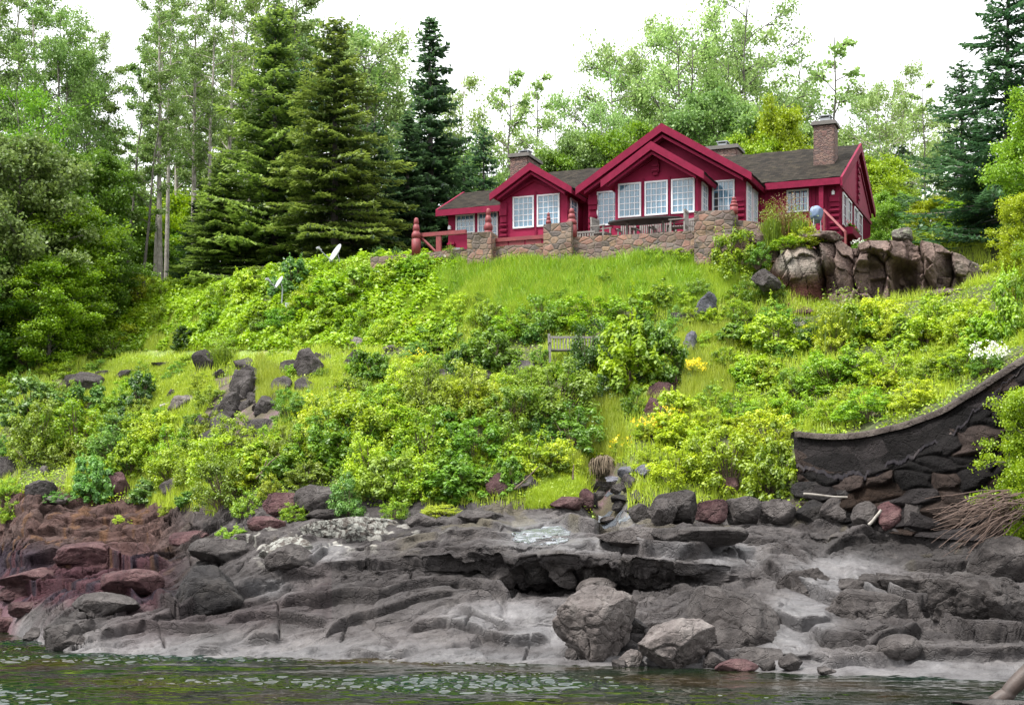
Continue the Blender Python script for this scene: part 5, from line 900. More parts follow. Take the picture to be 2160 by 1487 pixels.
flowers(1310, 960, 50, 44, 'few small yellow flowers at the edge of the iris leaves', 'petal', 18, size=.05)
flowers(2085, 790, 90, 70, 'bush of small white blossoms above the retaining wall', 'wpetal', 90, leaf='mid-green'); flowers(950, 552, 50, 26, 'white flowers at the left foot of the terrace wall', 'wpetal', 30, leaf='mid-green'); flowers(1812, 500, 40, 24, 'pale flowers at the right foot of the house', 'wpetal', 26, leaf='mid-green')
flowers(885, 775, 70, 40, 'faint yellow blossoms beside the grey stones on the slope', 'petal', 24, size=.035, leaf='yellow-green')
p = WP(0, -1.4, 13.62); e = empty('flower_planting', (p[0]+.2, p[1]-.08, p[2]), 'red and green flowers filling the window box on the house end', 'flowers', 'flowering plants', rz=-TH)
o = bpy.data.objects.new('foliage', SHC['round', 'mid-green'][0]); link(o, e); o.scale = (.35, 2., .25); r_ = np.random.RandomState(3); v, q = leafquads(r_.uniform([-.15, -.9, .05], [.15, .9, .28], (60, 3)), r_.normal(size=(60, 3)), .06, .05, r_); mesh('petals', v, q, M['redpetal'], e, False, None, {'var': np.repeat(r_.uniform(0, 1, 60), 4)})['kind'] = 'stuff'
# fill the slope with further shrubs wherever the photograph shows thicket
def inpoly(x, y, poly):
    x = np.asarray(x, float); y = np.asarray(y, float); c = np.zeros(x.shape, bool); n = len(poly)
    for i in range(n):
        (x0, y0), (x1, y1) = poly[i], poly[i-1]
        if y0 != y1: c ^= ((y0 > y) != (y1 > y)) & (x < (x1-x0)*(y-y0)/(y1-y0)+x0)
    return c
THICKET = [([(560,900),(700,850),(900,790),(1200,780),(1330,850),(1340,960),(1200,1010),(1050,1060),(800,1070),(560,1040)], 34, [Y, O, MG, G, MG], 104),
 ([(0,840),(250,880),(430,900),(560,960),(560,1060),(300,1040),(0,1000)], 20, [BG, G, Y, O], 88),
 ([(1600,700),(1800,680),(2100,680),(2130,760),(1900,870),(1690,900),(1560,880),(1540,760)], 24, [G, Y, Y, MG], 88),
 ([(130,660),(420,630),(620,650),(900,570),(880,640),(700,730),(400,740),(80,740)], 20, [G, G, MG, Y], 80),
 ([(700,730),(1000,660),(1150,650),(1420,640),(1500,680),(1420,740),(1080,750),(760,750)], 16, [G, G, BG, Y], 66),
 ([(1400,900),(1640,860),(1670,1010),(1420,1030)], 8, [Y, G, Y], 86)]
def fill(poly, n, cs, sz):
    xs = [p[0] for p in poly]; ys = [p[1] for p in poly]; k = 0; tr = 0; loc = []
    while k < n and tr < 4000:
        tr += 1; x, y = random.uniform(min(xs), max(xs)), random.uniform(min(ys), max(ys))
        if not inpoly(x, y, poly) or any(math.hypot(x-a, (y-b)*1.4) < sz*.42 for a, b in loc) or any(abs(x-a) < ww*.25 and abs(y-b-10) < hh*.25 for a, b, ww, hh in PLACED): continue
        if 1230 < x < 1330 and 850 < y < 1010 or 455 < x < 590 and 790 < y < 960 or 1140 < x < 1270 and 715 < y < 765: continue
        loc.append((x, y)); w_ = sz*random.uniform(.7, 1.35); shrub(x, y, w_, w_*random.uniform(.65, .95), random.choice(cs), random.choice(['round', 'round', 'big'])); k += 1
for a_ in THICKET: fill(*a_)
# ================================================================== ground cover and grass (stuff)
dU = np.linalg.norm(np.cross(GP[1:, :-1]-GP[:-1, :-1], GP[:-1, 1:]-GP[:-1, :-1]), axis=2)
def sample(n, r0, r1, seed, keep=None, pxr=(-150, 2600)):
    r = np.random.RandomState(seed); A = dU.copy(); v = VP[:-1]; A[(v[:, 0] < r0) | (v[:, 0] > r1)] = 0; A[:, (PXS[:-1] < pxr[0]) | (PXS[:-1] > pxr[1])] = 0
    cs = np.cumsum(A.ravel()); k = np.searchsorted(cs, r.uniform(0, cs[-1], n)); i, j = np.divmod(k, A.shape[1]); a, b = r.rand(n, 1), r.rand(n, 1)
    p = GP[i, j]*(1-a)*(1-b)+GP[i+1, j]*a*(1-b)+GP[i, j+1]*(1-a)*b+GP[i+1, j+1]*a*b; x, y = pix(p)
    if keep is not None: m = keep(x, y, p); p, x, y = p[m], x[m], y[m]
    return p, x, y
ROCKY = [[(455,800),(600,770),(620,860),(560,930),(440,960),(430,880)], [(110,800),(230,800),(230,850),(110,850)]]
def cover_keep(x, y, p):
    m = ~((y > 742) & (y < 757) & (x > 60) & (x < 620)); g = vn(p[:, 0]*.9, p[:, 1]*.9, s=301)+.5*vn(p[:, 0]*3, p[:, 1]*3, s=302)
    for q in ROCKY: m &= ~(inpoly(x, y, q) & (g > -.6))
    m &= ~((x > 940) & (x < 1500) & (y < 552) & (y > 505)); m &= ~((abs(x-1290) < 34) & (y > 985)); m &= (g > -.75); return m
def cover(name, n, r0, r1, seed, m, lab, size, hmax, keep=cover_keep, pxr=(-150, 2600), thresh=None):
    p, x, y = sample(n, r0, r1, seed, keep, pxr); r = np.random.RandomState(seed)
    if thresh is not None: k = vn(p[:, 0]*.35, p[:, 1]*.35, s=thresh[0])+.4*vn(p[:, 0]*1.3, p[:, 1]*1.3, s=thresh[0]+1) > thresh[1]; p = p[k]
    k = len(p); cl = .5+.5*vn(p[:, 0]*2.6, p[:, 1]*2.6, s=seed); p = p.copy(); p[:, 2] += r.uniform(.01, 1, k)**.8*hmax*(.3+cl*.9)
    L_ = r.uniform(.7, 1.4, k)*size; v, q = leafquads(p, r.normal(0, .5, (k, 3))+[0, -.25, 1.], L_*1.2, L_*.85, r)
    tag(mesh(name, v, q, M[m], None, False, None, {'var': np.repeat(np.clip(cl*.6+r.uniform(0, .4, k), 0, 1), 4)}), lab, 'ground cover', kind='stuff')
cover('ground_cover', 140000, 8.3, 14.2, 71, 'leaf_bright green', 'low bright green leafy growth carpeting the whole slope', .055, .22)
cover('ground_cover', 80000, 8.2, 14.2, 72, 'leaf_yellow-green', 'yellow-green weeds mixed through the slope', .05, .26, thresh=(400, .05))
cover('ground_cover', 130000, 11.9, 14.9, 73, 'leaf_bright green', 'dense rounded carpet of big-leaved plants left of the satellite dishes', .10, .5, pxr=(40, 960))
cover('ground_cover', 50000, 13.8, 15.6, 74, 'leaf_darkwood_leaf', 'shaded dark undergrowth beneath the trees at left', .11, .7, pxr=(-300, 860), keep=lambda x, y, p: y < 760)
cover('ground_cover', 40000, 13.6, 15.6, 75, 'leaf_bright green', 'leafy growth on top of the cliff at right', .10, .6, pxr=(1880, 2400), keep=lambda x, y, p: (p[:, 1] > 54.5) | (x > 2110))
def grass(name, n, r0, r1, seed, m, lab, hgt, wid, polys=None, lean=.25, thresh=None, pxr=(-150, 2600), keep=None):
    def kp(x, y, p):
        k = np.ones(len(x), bool)
        if polys is not None:
            k[:] = False
            for q in polys: k |= inpoly(x, y, q)
        if thresh is not None: k &= vn(p[:, 0]*.6, p[:, 1]*.6, s=thresh[0]) > thresh[1]
        if keep is not None: k &= keep(x, y, p)
        return k
    if polys is not None: pxr = (min(min(p[0] for p in q) for q in polys)-20, max(max(p[0] for p in q) for q in polys)+20)
    p, x, y = sample(n, r0, r1, seed, kp, pxr); r = np.random.RandomState(seed); k = len(p)
    clump = .55+.45*vn(p[:, 0]*2.2, p[:, 1]*2.2, s=seed+1); h = hgt*r.uniform(.5, 1.15, k)*(.6+.55*clump)
    th = r.uniform(0, 6.28, k); d = np.stack([np.cos(th), np.sin(th), 0*th], 1); ln = (lean*r.uniform(.2, 1.6, k)*h)[:, None]; tw = r.uniform(0, 3.14, k); a = np.stack([np.cos(tw), np.sin(tw)*.5, 0*tw], 1)*(wid*.5)
    f = p-[0, 0, .03]; md = f+d*ln*.3+np.stack([0*h, 0*h, h*.6], 1); tp = f+d*ln+np.stack([0*h, 0*h, h], 1)
    V = np.stack([f-a, f+a, md+a*.8, md-a*.8, tp], 1).reshape(-1, 3); i = np.arange(k)*5
    Q = np.concatenate([np.stack([i, i+1, i+2], 1), np.stack([i, i+2, i+3], 1), np.stack([i+3, i+2, i+4], 1)])
    return tag(mesh(name, V, Q, M[m], None, False, None, {'var': np.repeat(np.clip(clump*.5+r.uniform(0, .5, k), 0, 1), 5)}), lab, 'grass', kind='stuff')
LAWN = [[(905,600),(985,545),(1500,530),(1560,600),(1500,660),(1380,660),(1250,640),(1120,660),(1000,680),(850,700),(820,660)]]
grass('grass', 420000, 12, 14.6, 81, 'leaf_grass', 'tall light green meadow grass below the terrace wall', .34, .014, LAWN)
grass('grass', 34000, 12, 14.6, 88, 'leaf_bright green', 'darker grass tufts in the meadow below the terrace wall', .55, .022, LAWN, .4, thresh=(510, -.3))
grass('grass', 50000, 12, 14.6, 89, 'leaf_lime', 'ripe yellowish grass in the meadow below the terrace wall', .42, .014, LAWN, .35, thresh=(520, .25))
TALL = [[(1430,700),(1540,680),(1560,800),(1520,900),(1400,930),(1440,820)], [(1230,840),(1310,840),(1320,930),(1240,935)], [(540,760),(600,790),(600,850),(540,860)], [(1225,925),(1325,925),(1315,975),(1232,975)], [(1238,960),(1305,960),(1300,985),(1240,985)], [(1180,980),(1240,980),(1240,1000),(1180,1000)]]
grass('grass', 260000, 8.4, 14.6, 82, 'leaf_grass', 'tall bright grass around the yellow flowers', .5, .016, TALL, .2)
MID = [[(170,770),(430,765),(460,830),(420,880),(330,910),(200,880),(150,840)], [(590,790),(900,760),(1000,800),(900,850),(700,860),(590,880)], [(640,640),(900,640),(1000,680),(860,730),(640,740)], [(300,650),(520,650),(600,700),(560,740),(300,740)]]
grass('grass', 380000, 8.4, 14.2, 83, 'leaf_grass', 'patches of yellow-green grass between the shrubs of the slope', .30, .016, MID)
grass('grass', 260000, 8.2, 14.8, 84, 'leaf_grass', 'scattered grass stems all over the slope', .42, .016, None, .3, thresh=(500, .0), keep=cover_keep)
grass('grass', 60000, 6.6, 9, 85, 'leaf_lime', 'lime-green tuft of grass beside the stream', .32, .016, [[(1105,1075),(1120,1030),(1180,1008),(1235,1030),(1225,1066),(1170,1072)]], .45)
grass('mown_grass', 120000, 10.9, 12.3, 86, 'leaf_grass', 'short mown grass of the path across the slope', .05, .02, [[(60,742),(620,738),(620,762),(60,765)]])
grass('mown_grass', 120000, 14.0, 15.2, 87, 'leaf_grass', 'short mown strip along the foot of the terrace wall', .06, .02, [[(930,560),(960,535),(1500,515),(1500,545)]])
for k, (x, y, w_, h_, l) in enumerate(((1270, 1006, 46, 36, 'dry straw-coloured clump hanging over the head of the stream'),)):
    g_ = ground(x, y-6); s = F/g_[1]; b = MB(); r = random.Random(2)
    for i in range(260):
        a = r.uniform(-1, 1); q0 = g_+np.array([a*w_*.30/s, r.uniform(-.1, .3), h_/s*(1-.35*a*a)*r.uniform(.8, 1.05)]); q2 = g_+np.array([a*w_*.55/s+r.gauss(0, .05), -.35+r.uniform(-.25, .15), r.uniform(-.1, .3)]); q1 = (q0+q2)/2+np.array([a*.1, -.2, .22])
        b.tube([q0*(1-u)**2+2*q1*u*(1-u)+q2*u*u for u in (0, .25, .5, .75, 1)], [.006, .009, .009, .008, .003], 3, False)
    tag(b.build('dead_grass_clump', M['straw']), l, 'grass clump')
# ================================================================== TREES
def curve(p0, p1, sag, n=6, r=None, wob=0.):
    t = np.linspace(0, 1, n)[:, None]; p = p0*(1-t)+p1*t+np.array([0, 0, 1])*sag*np.sin(math.pi*t)
    if r is not None and wob: p[1:] += r.normal(0, wob, (n-1, 3))*t[1:]
    return p
class TM:
    def __init__(s): s.V = []; s.Q = []; s.n = 0; s.a = []
    def put(s, v, q, va=None): s.V.append(v); s.Q.append(q+s.n); s.n += len(v); s.a.append(np.zeros(len(v)) if va is None else va)
    def data(s, nm, m):
        o = mesh(nm, np.concatenate(s.V), np.concatenate(s.Q), m, None, nm == 'trunk', None, {'var': np.concatenate(s.a)}); d = o.data; bpy.data.objects.remove(o); return d
def broadleaf(seed, h, spread, base, nl, lsize, bark, leaf, rt=.13, top=1., prof='round', forks=1, per=34, lean=.05):
    """h tall tree with its foot at the origin; crown from base*h upward; returns (trunk data, crown data)"""
    r = np.random.RandomState(seed); T_ = TM(); K = TM()
    tops = []
    for f in range(forks):
        az = r.uniform(0, 6.28); off = np.array([math.cos(az), math.sin(az), 0])*(spread*.35 if forks > 1 else lean*h)
        tp = curve(np.array([0, 0, -.3]), off+[0, 0, h*(1 if f == 0 else r.uniform(.75, .95))], 0, 12, r, .05*h/12); rr = np.linspace(rt*(1 if f == 0 else .75), .012, 12); v, q = tube(tp, rr, 7); T_.put(v, q); tops.append((tp, rr))
    for k in range(nl):
        tp, rr = tops[k % forks]; u = base+(1-base)*(k+.5)/nl*.98; i = u*11; a = int(min(i, 10)); p0 = tp[a]*(1-(i-a))+tp[a+1]*(i-a)
        q_ = (u-base)/(1-base); wd = {'round': math.sqrt(max(0, 1-(2*q_-.85)**2/1.5)), 'tall': .55+.45*math.sin(math.pi*min(q_*1.1, 1)), 'up': (.35+.9*q_)*(1 if q_ < .8 else (1-q_)/.2*.6+.4)}[prof]
        az = k*2.4+r.uniform(-.5, .5); ln = spread*wd*r.uniform(.65, 1.1); el = r.uniform(.15, .75) if prof != 'up' else r.uniform(.5, 1.1); d = np.array([math.cos(az)*math.cos(el), math.sin(az)*math.cos(el), math.sin(el)])
        p1 = p0+d*ln; cv = curve(p0, p1, .06*ln, 6, r, .03*ln); v, q = tube(cv, np.linspace(max(.018, rr[a]*.45), .008, 6), 4); T_.put(v, q)
        for j in range(r.randint(4, 8)):
            f = r.uniform(.3, 1); c0 = cv[0]*(1-f)+cv[-1]*f; i5 = f*5; b5 = int(min(i5, 4)); c0 = cv[b5]*(1-(i5-b5))+cv[b5+1]*(i5-b5); az2 = az+r.uniform(-1.2, 1.2); e2 = r.uniform(-.2, .9); d2 = np.array([math.cos(az2)*math.cos(e2), math.sin(az2)*math.cos(e2), math.sin(e2)]); l2 = ln*r.uniform(.22, .5)
            c1 = c0+d2*l2; cv2 = curve(c0, c1, 0, 4, r, .04*l2); v, q = tube(cv2, np.linspace(.017, .007, 4), 3); T_.put(v, q)
            for w2 in range(r.randint(2, 4)):
                g2 = r.uniform(.4, 1.05); cc = c0*(1-g2)+c1*g2+r.normal(0, .025*spread, 3); n = int(per*r.uniform(.5, 1.4)); rad = spread*r.uniform(.07, .14)
                o = r.normal(0, 1, (n, 3)); o[:, 2] *= .6; c = cc+o*rad*.75; nn = r.normal(0, .7, (n, 3))+[0, -.15, .7]; L_ = lsize*r.uniform(.7, 1.3, n); v, q = leafquads(c, nn, L_*1.15, L_*.9, r)
                K.put(v, q, np.repeat(np.clip(r.uniform(0, .5)+r.uniform(0, .5, n), 0, 1), 4))
    return T_.data('trunk', M[bark]), K.data('crown', M['leaf_'+leaf])
def spruce(seed, h, rad, leaf='spruce', base=.04, gap=.24, droop=.25, dens=1., sparse=0.):
    r = np.random.RandomState(seed); T_ = TM(); K = TM(); v, q = tube([np.array([0, 0, -.4]), np.array([0, 0, h*.5]), np.array([.05, 0, h])], [h*.016, h*.009, .012], 8); T_.put(v, q)
    z = base*h
    while z < h*.985:
        q_ = 1-z/h; rl = rad*(q_**.68)*(.95+.10*math.sin(z*2.1+seed)+.08*r.randn())+.07; nb = max(4, int((5+3*q_)*dens)); ph = r.uniform(0, 6.28)
        for k in range(nb):
            if r.rand() < sparse: continue
            az = ph+k*6.283/nb+r.uniform(-.3, .3); ln = rl*r.uniform(.45, 1.2); out = np.array([math.cos(az), math.sin(az), 0]); side = np.array([-math.sin(az), math.cos(az), 0]); m = 8; t = np.linspace(0, 1, m)[:, None]
            dz = (.55 if q_ < .15 else .12)*ln; cv = np.array([0, 0, z+r.uniform(-.28, .28)*min(1, q_*2)])+out*ln*t+np.array([0, 0, 1])*(dz*t-droop*ln*(t**1.4)*(1.2*q_+.3)+.10*ln*t**4); v, q = tube(cv, np.linspace(.006+.012*ln, .004, m), 3); T_.put(v, q)
            n = max(3, int(ln/.10)); f = np.linspace(.14, 1, n); wid = (.42*ln*(1-f)**.7*np.minimum(1, f*3)+.10); C_ = []; Nn = []; A_ = []; L1 = []
            for s_ in (-1, 1):
                for part in (.3, .75):
                    i7 = f*(m-1); b7 = np.minimum(i7.astype(int), m-2); fr = (i7-b7)[:, None]; pp = cv[b7]*(1-fr)+cv[b7+1]*fr
                    w_ = (wid*part)[:, None]*s_; c = pp+side*w_+out*abs(w_)*.55-np.array([0, 0, 1])*abs(w_)*.38+r.normal(0, .02, (n, 3)); C_.append(c); Nn.append(np.tile([0, 0, 1.], (n, 1))+r.normal(0, .35, (n, 3))); A_.append(np.tile(side*s_*.8+out*.8-np.array([0, 0, .35]), (n, 1))); L1.append(np.clip(wid*.9, .16, .36))
            C_ = np.concatenate(C_); v, q = leafquads(C_, np.concatenate(Nn), np.concatenate(L1)*r.uniform(.8, 1.3, len(C_)), .13, r, np.concatenate(A_)); tipc = np.tile(f, 4)
            K.put(v, q, np.repeat(np.clip(tipc*.75-.1+r.uniform(0, .35, len(C_)), 0, 1), 4))
            if ln > .5:
                c = cv[2:][r.randint(0, m-2, 10)]+r.normal(0, .05, (10, 3)); c[:, 2] -= .07; v, q = leafquads(c, r.normal(0, 1, (10, 3))*[1, 1, .2], .2, .08, r, np.tile([0, 0, -1.], (10, 1))); K.put(v, q, np.repeat(r.uniform(0, .25, 10), 4))
        z += gap*r.uniform(.75, 1.2)*(1 if q_ > .2 else .7)
    return T_.data('trunk', M['darkbark']), K.data('crown', M['leaf_'+leaf])
TREES = {
 'spruceA': spruce(1, 13, 4.0, dens=1.1, droop=.2, gap=.27, sparse=.08), 'spruceB': spruce(2, 12, 3.8, droop=.32, dens=1.05, gap=.28, sparse=.08), 'spruceC': spruce(3, 10, 1.8, 'bluespruce', droop=.2), 'spruceD': spruce(4, 9, 2.0, 'bluespruce', gap=.34, sparse=.25), 'spruceE': spruce(5, 11, 3.2, gap=.62, sparse=.3, droop=.1, leaf='bluespruce'), 'spruceF': spruce(6, 12, 3.6, gap=.42, sparse=.18, droop=.12, leaf='bluespruce'),
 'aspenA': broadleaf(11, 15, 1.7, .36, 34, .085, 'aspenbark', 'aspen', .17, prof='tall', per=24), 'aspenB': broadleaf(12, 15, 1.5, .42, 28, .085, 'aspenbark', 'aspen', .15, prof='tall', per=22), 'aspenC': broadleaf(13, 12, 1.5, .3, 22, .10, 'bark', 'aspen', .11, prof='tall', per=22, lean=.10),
 'birchA': broadleaf(21, 9.5, 2.3, .2, 46, .085, 'bark', 'hazybirch', .12, prof='round', forks=2, per=26), 'birchB': broadleaf(22, 9, 2.0, .16, 44, .085, 'aspenbark', 'hazybirch', .10, prof='tall', forks=2, per=24), 'birchC': broadleaf(23, 8, 1.8, .2, 36, .085, 'aspenbark', 'hazybirch', .09, prof='up', per=20, forks=2),
 'mapleA': broadleaf(31, 7, 2.4, .12, 60, .095, 'bark', 'maple', .12, prof='round', per=66), 'mapleB': broadleaf(32, 6, 2.2, .06, 58, .09, 'bark', 'aspen', .12, prof='round', per=66), 'mapleC': broadleaf(33, 6.5, 2.2, .1, 58, .10, 'bark', 'darkwood_leaf', .12, prof='round', per=66),
 'sparse': broadleaf(41, 9, 1.1, .35, 18, .10, 'bark', 'hazybirch', .07, prof='tall', per=8), 'bigleft': broadleaf(42, 13, 3.2, .25, 54, .11, 'bark', 'aspen', .2, prof='round', per=44, forks=2)}
TH_ = {'spruceA': 13, 'spruceB': 12, 'spruceC': 10, 'spruceD': 9, 'spruceE': 11, 'spruceF': 12, 'aspenA': 15, 'aspenB': 15, 'aspenC': 12, 'birchA': 9.5, 'birchB': 9, 'birchC': 8, 'mapleA': 7, 'mapleB': 6, 'mapleC': 6.5, 'sparse': 9, 'bigleft': 13}
TMARK = [('the tall narrow spruce', 905, 260), ('the pair of broad spruces', 620, 300), ('the left chimney', 1100, 340), ('the tall right chimney', 1740, 300), ('the main gable', 1400, 300), ('the upper satellite dish', 708, 540), ('the right-hand gable', 1810, 360), ('the cliff', 1850, 560), ('the reddish shore', 40, 1150), ('the pair of tall pale trunks', 340, 300), ('the spreading right-edge spruce', 2120, 200), ('the top left corner', 40, 40)]
def tree(kind, px, py, D, top, label=None, wide=1., leafy=None, name=None, rz=None, zf=None):
    """foot px at distance D standing on the ground; top: height in the photograph of its tip"""
    x = (px-1080)/F*D; z = drop(x, D) if zf is None else zf; zt = EYE+(HOR-top)/F*D; s = (zt-z)/TH_[kind]
    nm = name or ('spruce_tree' if 'spruce' in kind else 'aspen_tree' if 'aspen' in kind or kind == 'bigleft' else 'birch_tree' if 'birch' in kind or kind == 'sparse' else 'leafy_tree')
    look = {'spruce_tree': 'dark spruce', 'aspen_tree': 'slender pale-trunked tree', 'birch_tree': 'light green feathery tree', 'leafy_tree': 'dense leafy tree'}[nm]
    e = empty(nm, (x, D, z), label or where(look, px, (py+top)/2, TMARK), 'tree', {'spruce_tree': 'spruces', 'aspen_tree': 'slender trees at left', 'birch_tree': 'pale trees behind the house', 'leafy_tree': 'dense leafy trees'}[nm], rz=random.uniform(0, 6.28) if rz is None else rz)
    for d, n_ in zip(TREES[kind], ('trunk', 'crown')):
        o = bpy.data.objects.new(n_, d); link(o, e); o.scale = (s*wide, s*wide, s)
        if n_ == 'crown' and leafy: 
            key = (kind, leafy); TREES.setdefault('c', {}) if False else None
            if key not in RC: c = d.copy(); c.materials[0] = M['leaf_'+leafy]; RC[key] = c
            o.data = RC[key]
    return e
RC = {}
random.seed(21)
tree('spruceA', 580, 620, 66.5, 10, 'broadest dark spruce, left of the pair before the tall pale trunks', 1.05); tree('spruceB', 706, 590, 63.5, 35, 'broad spruce behind the upper satellite dish, with drooping yellowish boughs', 1.1)
tree('spruceC', 908, 500, 69, 34, 'tall narrow spruce standing alone left of the house', 1.15); tree('spruceB', 470, 640, 66, 330, 'lower spruce filling the left flank of the pair', 1.35, 'spruce'); tree('spruceD', 640, 600, 69, 120, 'thin dark spruce between the pair of broad ones'); tree('spruceD', 790, 560, 66, 250, 'dark spruce between the pair and the narrow spruce', 1.3)
tree('spruceD', 1020, 450, 74, 262, 'small dark spruce left of the left chimney', 1.0); tree('spruceD', 980, 480, 72, 330, 'low spruce beside the left wing of the house', 1.2); tree('spruceC', 860, 520, 67, 240, 'slim spruce in the gap left of the tall narrow one', 1.4); tree('spruceA', 415, 640, 69, 420, 'young spruce at the foot of the pale trunks', 1.1, 'bluespruce'); tree('spruceD', 1900, 460, 76, 300, 'dark spruce right of the house end', 1.2)
tree('spruceF', 2125, 560, 54, -70, 'spreading dark spruce with open boughs at the right edge', 1.25, rz=1.); tree('spruceF', 2030, 500, 61, 130, 'dark spruce behind the right-edge one', 1.3, rz=2.); tree('spruceD', 2060, 520, 56, 250, 'lower dark spruce under the right-edge boughs', 1.3)
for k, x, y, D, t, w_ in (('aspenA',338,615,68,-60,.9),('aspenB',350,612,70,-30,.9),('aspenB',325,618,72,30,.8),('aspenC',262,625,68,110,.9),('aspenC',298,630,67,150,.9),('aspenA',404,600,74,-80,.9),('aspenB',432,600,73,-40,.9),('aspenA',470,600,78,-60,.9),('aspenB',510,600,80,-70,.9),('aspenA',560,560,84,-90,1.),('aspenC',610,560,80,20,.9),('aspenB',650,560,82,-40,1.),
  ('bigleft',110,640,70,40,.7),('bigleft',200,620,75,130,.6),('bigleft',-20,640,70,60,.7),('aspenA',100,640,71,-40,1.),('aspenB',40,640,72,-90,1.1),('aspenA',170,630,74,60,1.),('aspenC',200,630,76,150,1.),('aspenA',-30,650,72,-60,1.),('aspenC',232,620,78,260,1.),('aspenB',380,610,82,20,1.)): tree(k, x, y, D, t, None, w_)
for k, x, y, D, t, w_, lf in (('birchA',60,660,66,190,.9,'maple'),('mapleC',190,640,66,350,.9,None),('mapleB',20,690,61,330,1.0,'aspen'),('mapleA',130,680,62,440,1.2,'bright green'),('mapleC',30,690,62,480,1.2,None),('mapleB',100,700,60,560,1.3,'bright green'),('mapleC',200,640,64,500,1.2,None),('mapleA',240,640,72,540,1.4,None),('mapleB',310,640,78,520,1.5,'mid-green'),('mapleA',380,620,80,500,1.3,None),('mapleC',-60,690,60,560,1.3,None),('mapleC',-60,680,63,330,1.,'maple'),('mapleA',250,640,84,420,1.3,'mid-green'),('mapleC',140,640,78,380,1.4,None),
  ('mapleA',2225,640,45,230,.9,None),('mapleB',2170,640,44,420,.9,'yellow-green'),('mapleA',2215,760,37,470,.9,'bright green'),('mapleB',1965,500,60,425,1.3,'yellow-green'),('mapleB',2080,500,57,400,1.3,'bright green'),('mapleA',1880,500,66,420,1.0,'maple'),('mapleB',2185,960,33,830,.8,'bright green'),('mapleB',2030,500,58,430,1.3,'bright green')): tree(k, x, y, D, t, None, w_, lf)
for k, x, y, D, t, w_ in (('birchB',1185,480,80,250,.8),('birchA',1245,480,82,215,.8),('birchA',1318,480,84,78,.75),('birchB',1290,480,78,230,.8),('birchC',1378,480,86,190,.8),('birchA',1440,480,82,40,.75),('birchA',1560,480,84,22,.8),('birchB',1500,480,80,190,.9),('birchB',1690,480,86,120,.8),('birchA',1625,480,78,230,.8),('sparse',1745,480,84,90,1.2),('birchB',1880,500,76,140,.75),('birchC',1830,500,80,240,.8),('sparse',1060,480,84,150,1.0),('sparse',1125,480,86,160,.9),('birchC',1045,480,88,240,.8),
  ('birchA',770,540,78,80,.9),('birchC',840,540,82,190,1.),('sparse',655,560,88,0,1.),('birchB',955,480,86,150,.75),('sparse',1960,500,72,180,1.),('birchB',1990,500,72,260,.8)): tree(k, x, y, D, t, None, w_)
for k, x, y, D, t, w_, lf in (('birchA',730,560,80,60,1.,'aspen'),('birchB',620,560,84,40,1.,'aspen'),('birchA',440,600,84,180,1.,'aspen'),('birchB',380,600,86,240,1.1,'aspen'),('birchA',500,600,86,60,1.,'aspen'),('mapleA',430,600,82,430,1.2,'bright green'),('birchA',820,560,86,200,1.1,'aspen'),('mapleB',300,620,84,480,1.3,'bright green'),('birchB',240,620,86,300,1.2,'aspen'),('mapleA',950,480,84,330,.9,'aspen'),('birchA',1380,480,88,150,.9,'hazybirch'),('birchB',1590,480,88,100,.9,'hazybirch'),('birchA',1500,480,90,90,.9,'hazybirch'),('birchB',1215,480,90,300,1.,'aspen'),('mapleA',1730,480,80,300,.9,'aspen'),('birchA',1900,480,84,210,.9,'hazybirch'),('mapleC',1340,480,74,300,.8,'mid-green'),('mapleA',1650,480,74,262,.7,'yellow-green'),('mapleA',1580,480,73,310,.8,'bright green'),('mapleC',1190,480,76,345,.8,'mid-green'),('mapleB',1490,480,76,240,.8,'aspen'),('mapleA',1850,480,70,350,.9,'bright green'),('mapleB',1250,480,76,310,.8,'aspen')): tree(k, x, y, D, t, None, w_, lf)
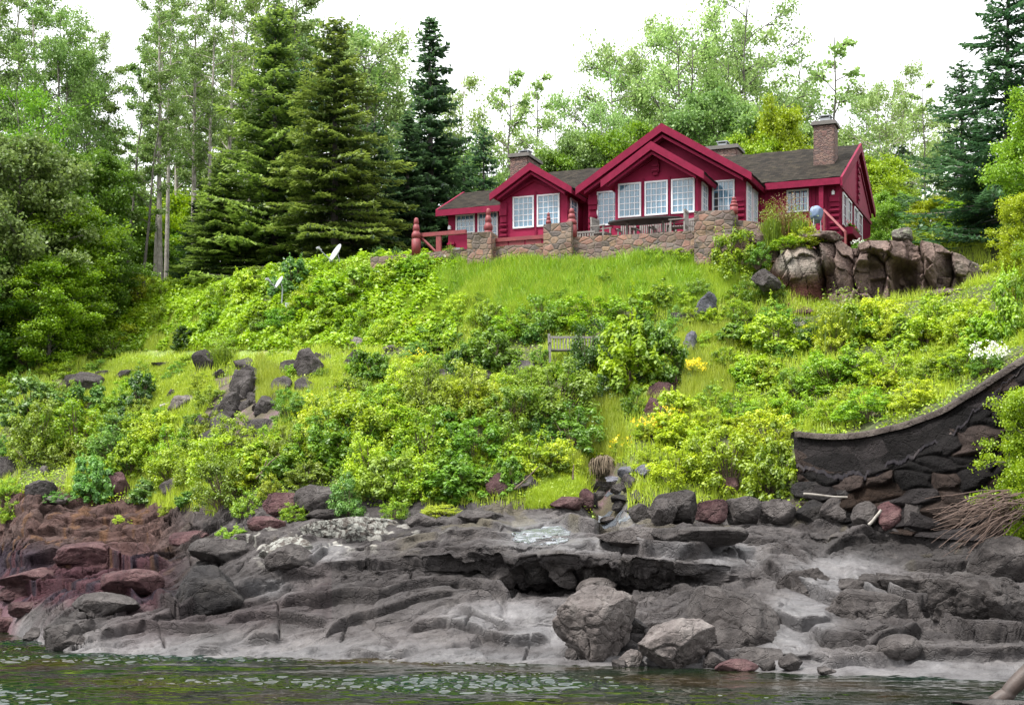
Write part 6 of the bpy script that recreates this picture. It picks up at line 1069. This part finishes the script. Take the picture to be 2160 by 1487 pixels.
# ================================================================== LIGHT, SKY, CAMERA
Wd = bpy.data.worlds.new('World'); bpy.context.scene.world = Wd; Wd.use_nodes = True; nt = Wd.node_tree; nt.nodes.clear()
sky = nt.nodes.new('ShaderNodeTexSky'); sky.sky_type = 'NISHITA'; sky.sun_disc = False; EL, AZ = math.radians(60), math.radians(240); sky.sun_elevation = EL; sky.sun_rotation = AZ; sky.dust_density = 3
mx = N(nt, 'ShaderNodeMix', data_type='RGBA', ins={0: .82}); nt.links.new(sky.outputs[0], mx.inputs[6]); mx.inputs[7].default_value = (8.9, 8.9, 8.8, 1)
tcw = N(nt, 'ShaderNodeTexCoord').outputs['Generated']; zz = N(nt, 'ShaderNodeSeparateXYZ', ins={0: tcw}).outputs[2]
gr = N(nt, 'ShaderNodeMapRange', ins={0: zz, 1: 0., 2: 1., 3: .55, 4: 1.45}); mg = N(nt, 'ShaderNodeMix', data_type='RGBA', blend_type='MULTIPLY', ins={0: 1.}); nt.links.new(mx.outputs[2], mg.inputs[6]); nt.links.new(gr.outputs[0], mg.inputs[7])   # an overcast sky is brighter overhead
bg = N(nt, 'ShaderNodeBackground', ins={0: mg.outputs[2], 1: .092}); ow = nt.nodes.new('ShaderNodeOutputWorld'); nt.links.new(bg.outputs[0], ow.inputs[0])
sl = bpy.data.lights.new('sun', 'SUN'); sl.energy = 2.0; sl.angle = math.radians(9); sl.color = (1, .97, .92); so = bpy.data.objects.new('sun', sl); C.objects.link(so)
d = Vector((math.sin(AZ)*math.cos(EL), math.cos(AZ)*math.cos(EL), math.sin(EL))); so.rotation_euler = d.to_track_quat('Z', 'Y').to_euler()
cam = bpy.data.cameras.new('camera'); co = bpy.data.objects.new('camera', cam); C.objects.link(co); co.location = (0, 0, EYE); co.rotation_euler = (math.radians(90), 0, 0)
cam.sensor_width = 36; cam.lens = 36*F/2160; cam.shift_y = (HOR-743.5)/2160; cam.clip_end = 2000; bpy.context.scene.camera = co
sc = bpy.context.scene; sc.view_settings.view_transform = 'Standard'; sc.view_settings.look = 'None'; sc.view_settings.exposure = 1.75
sc.cycles.max_bounces = 6; sc.cycles.diffuse_bounces = 3; sc.cycles.transmission_bounces = 3; sc.cycles.transparent_max_bounces = 4; sc.cycles.use_denoising = True
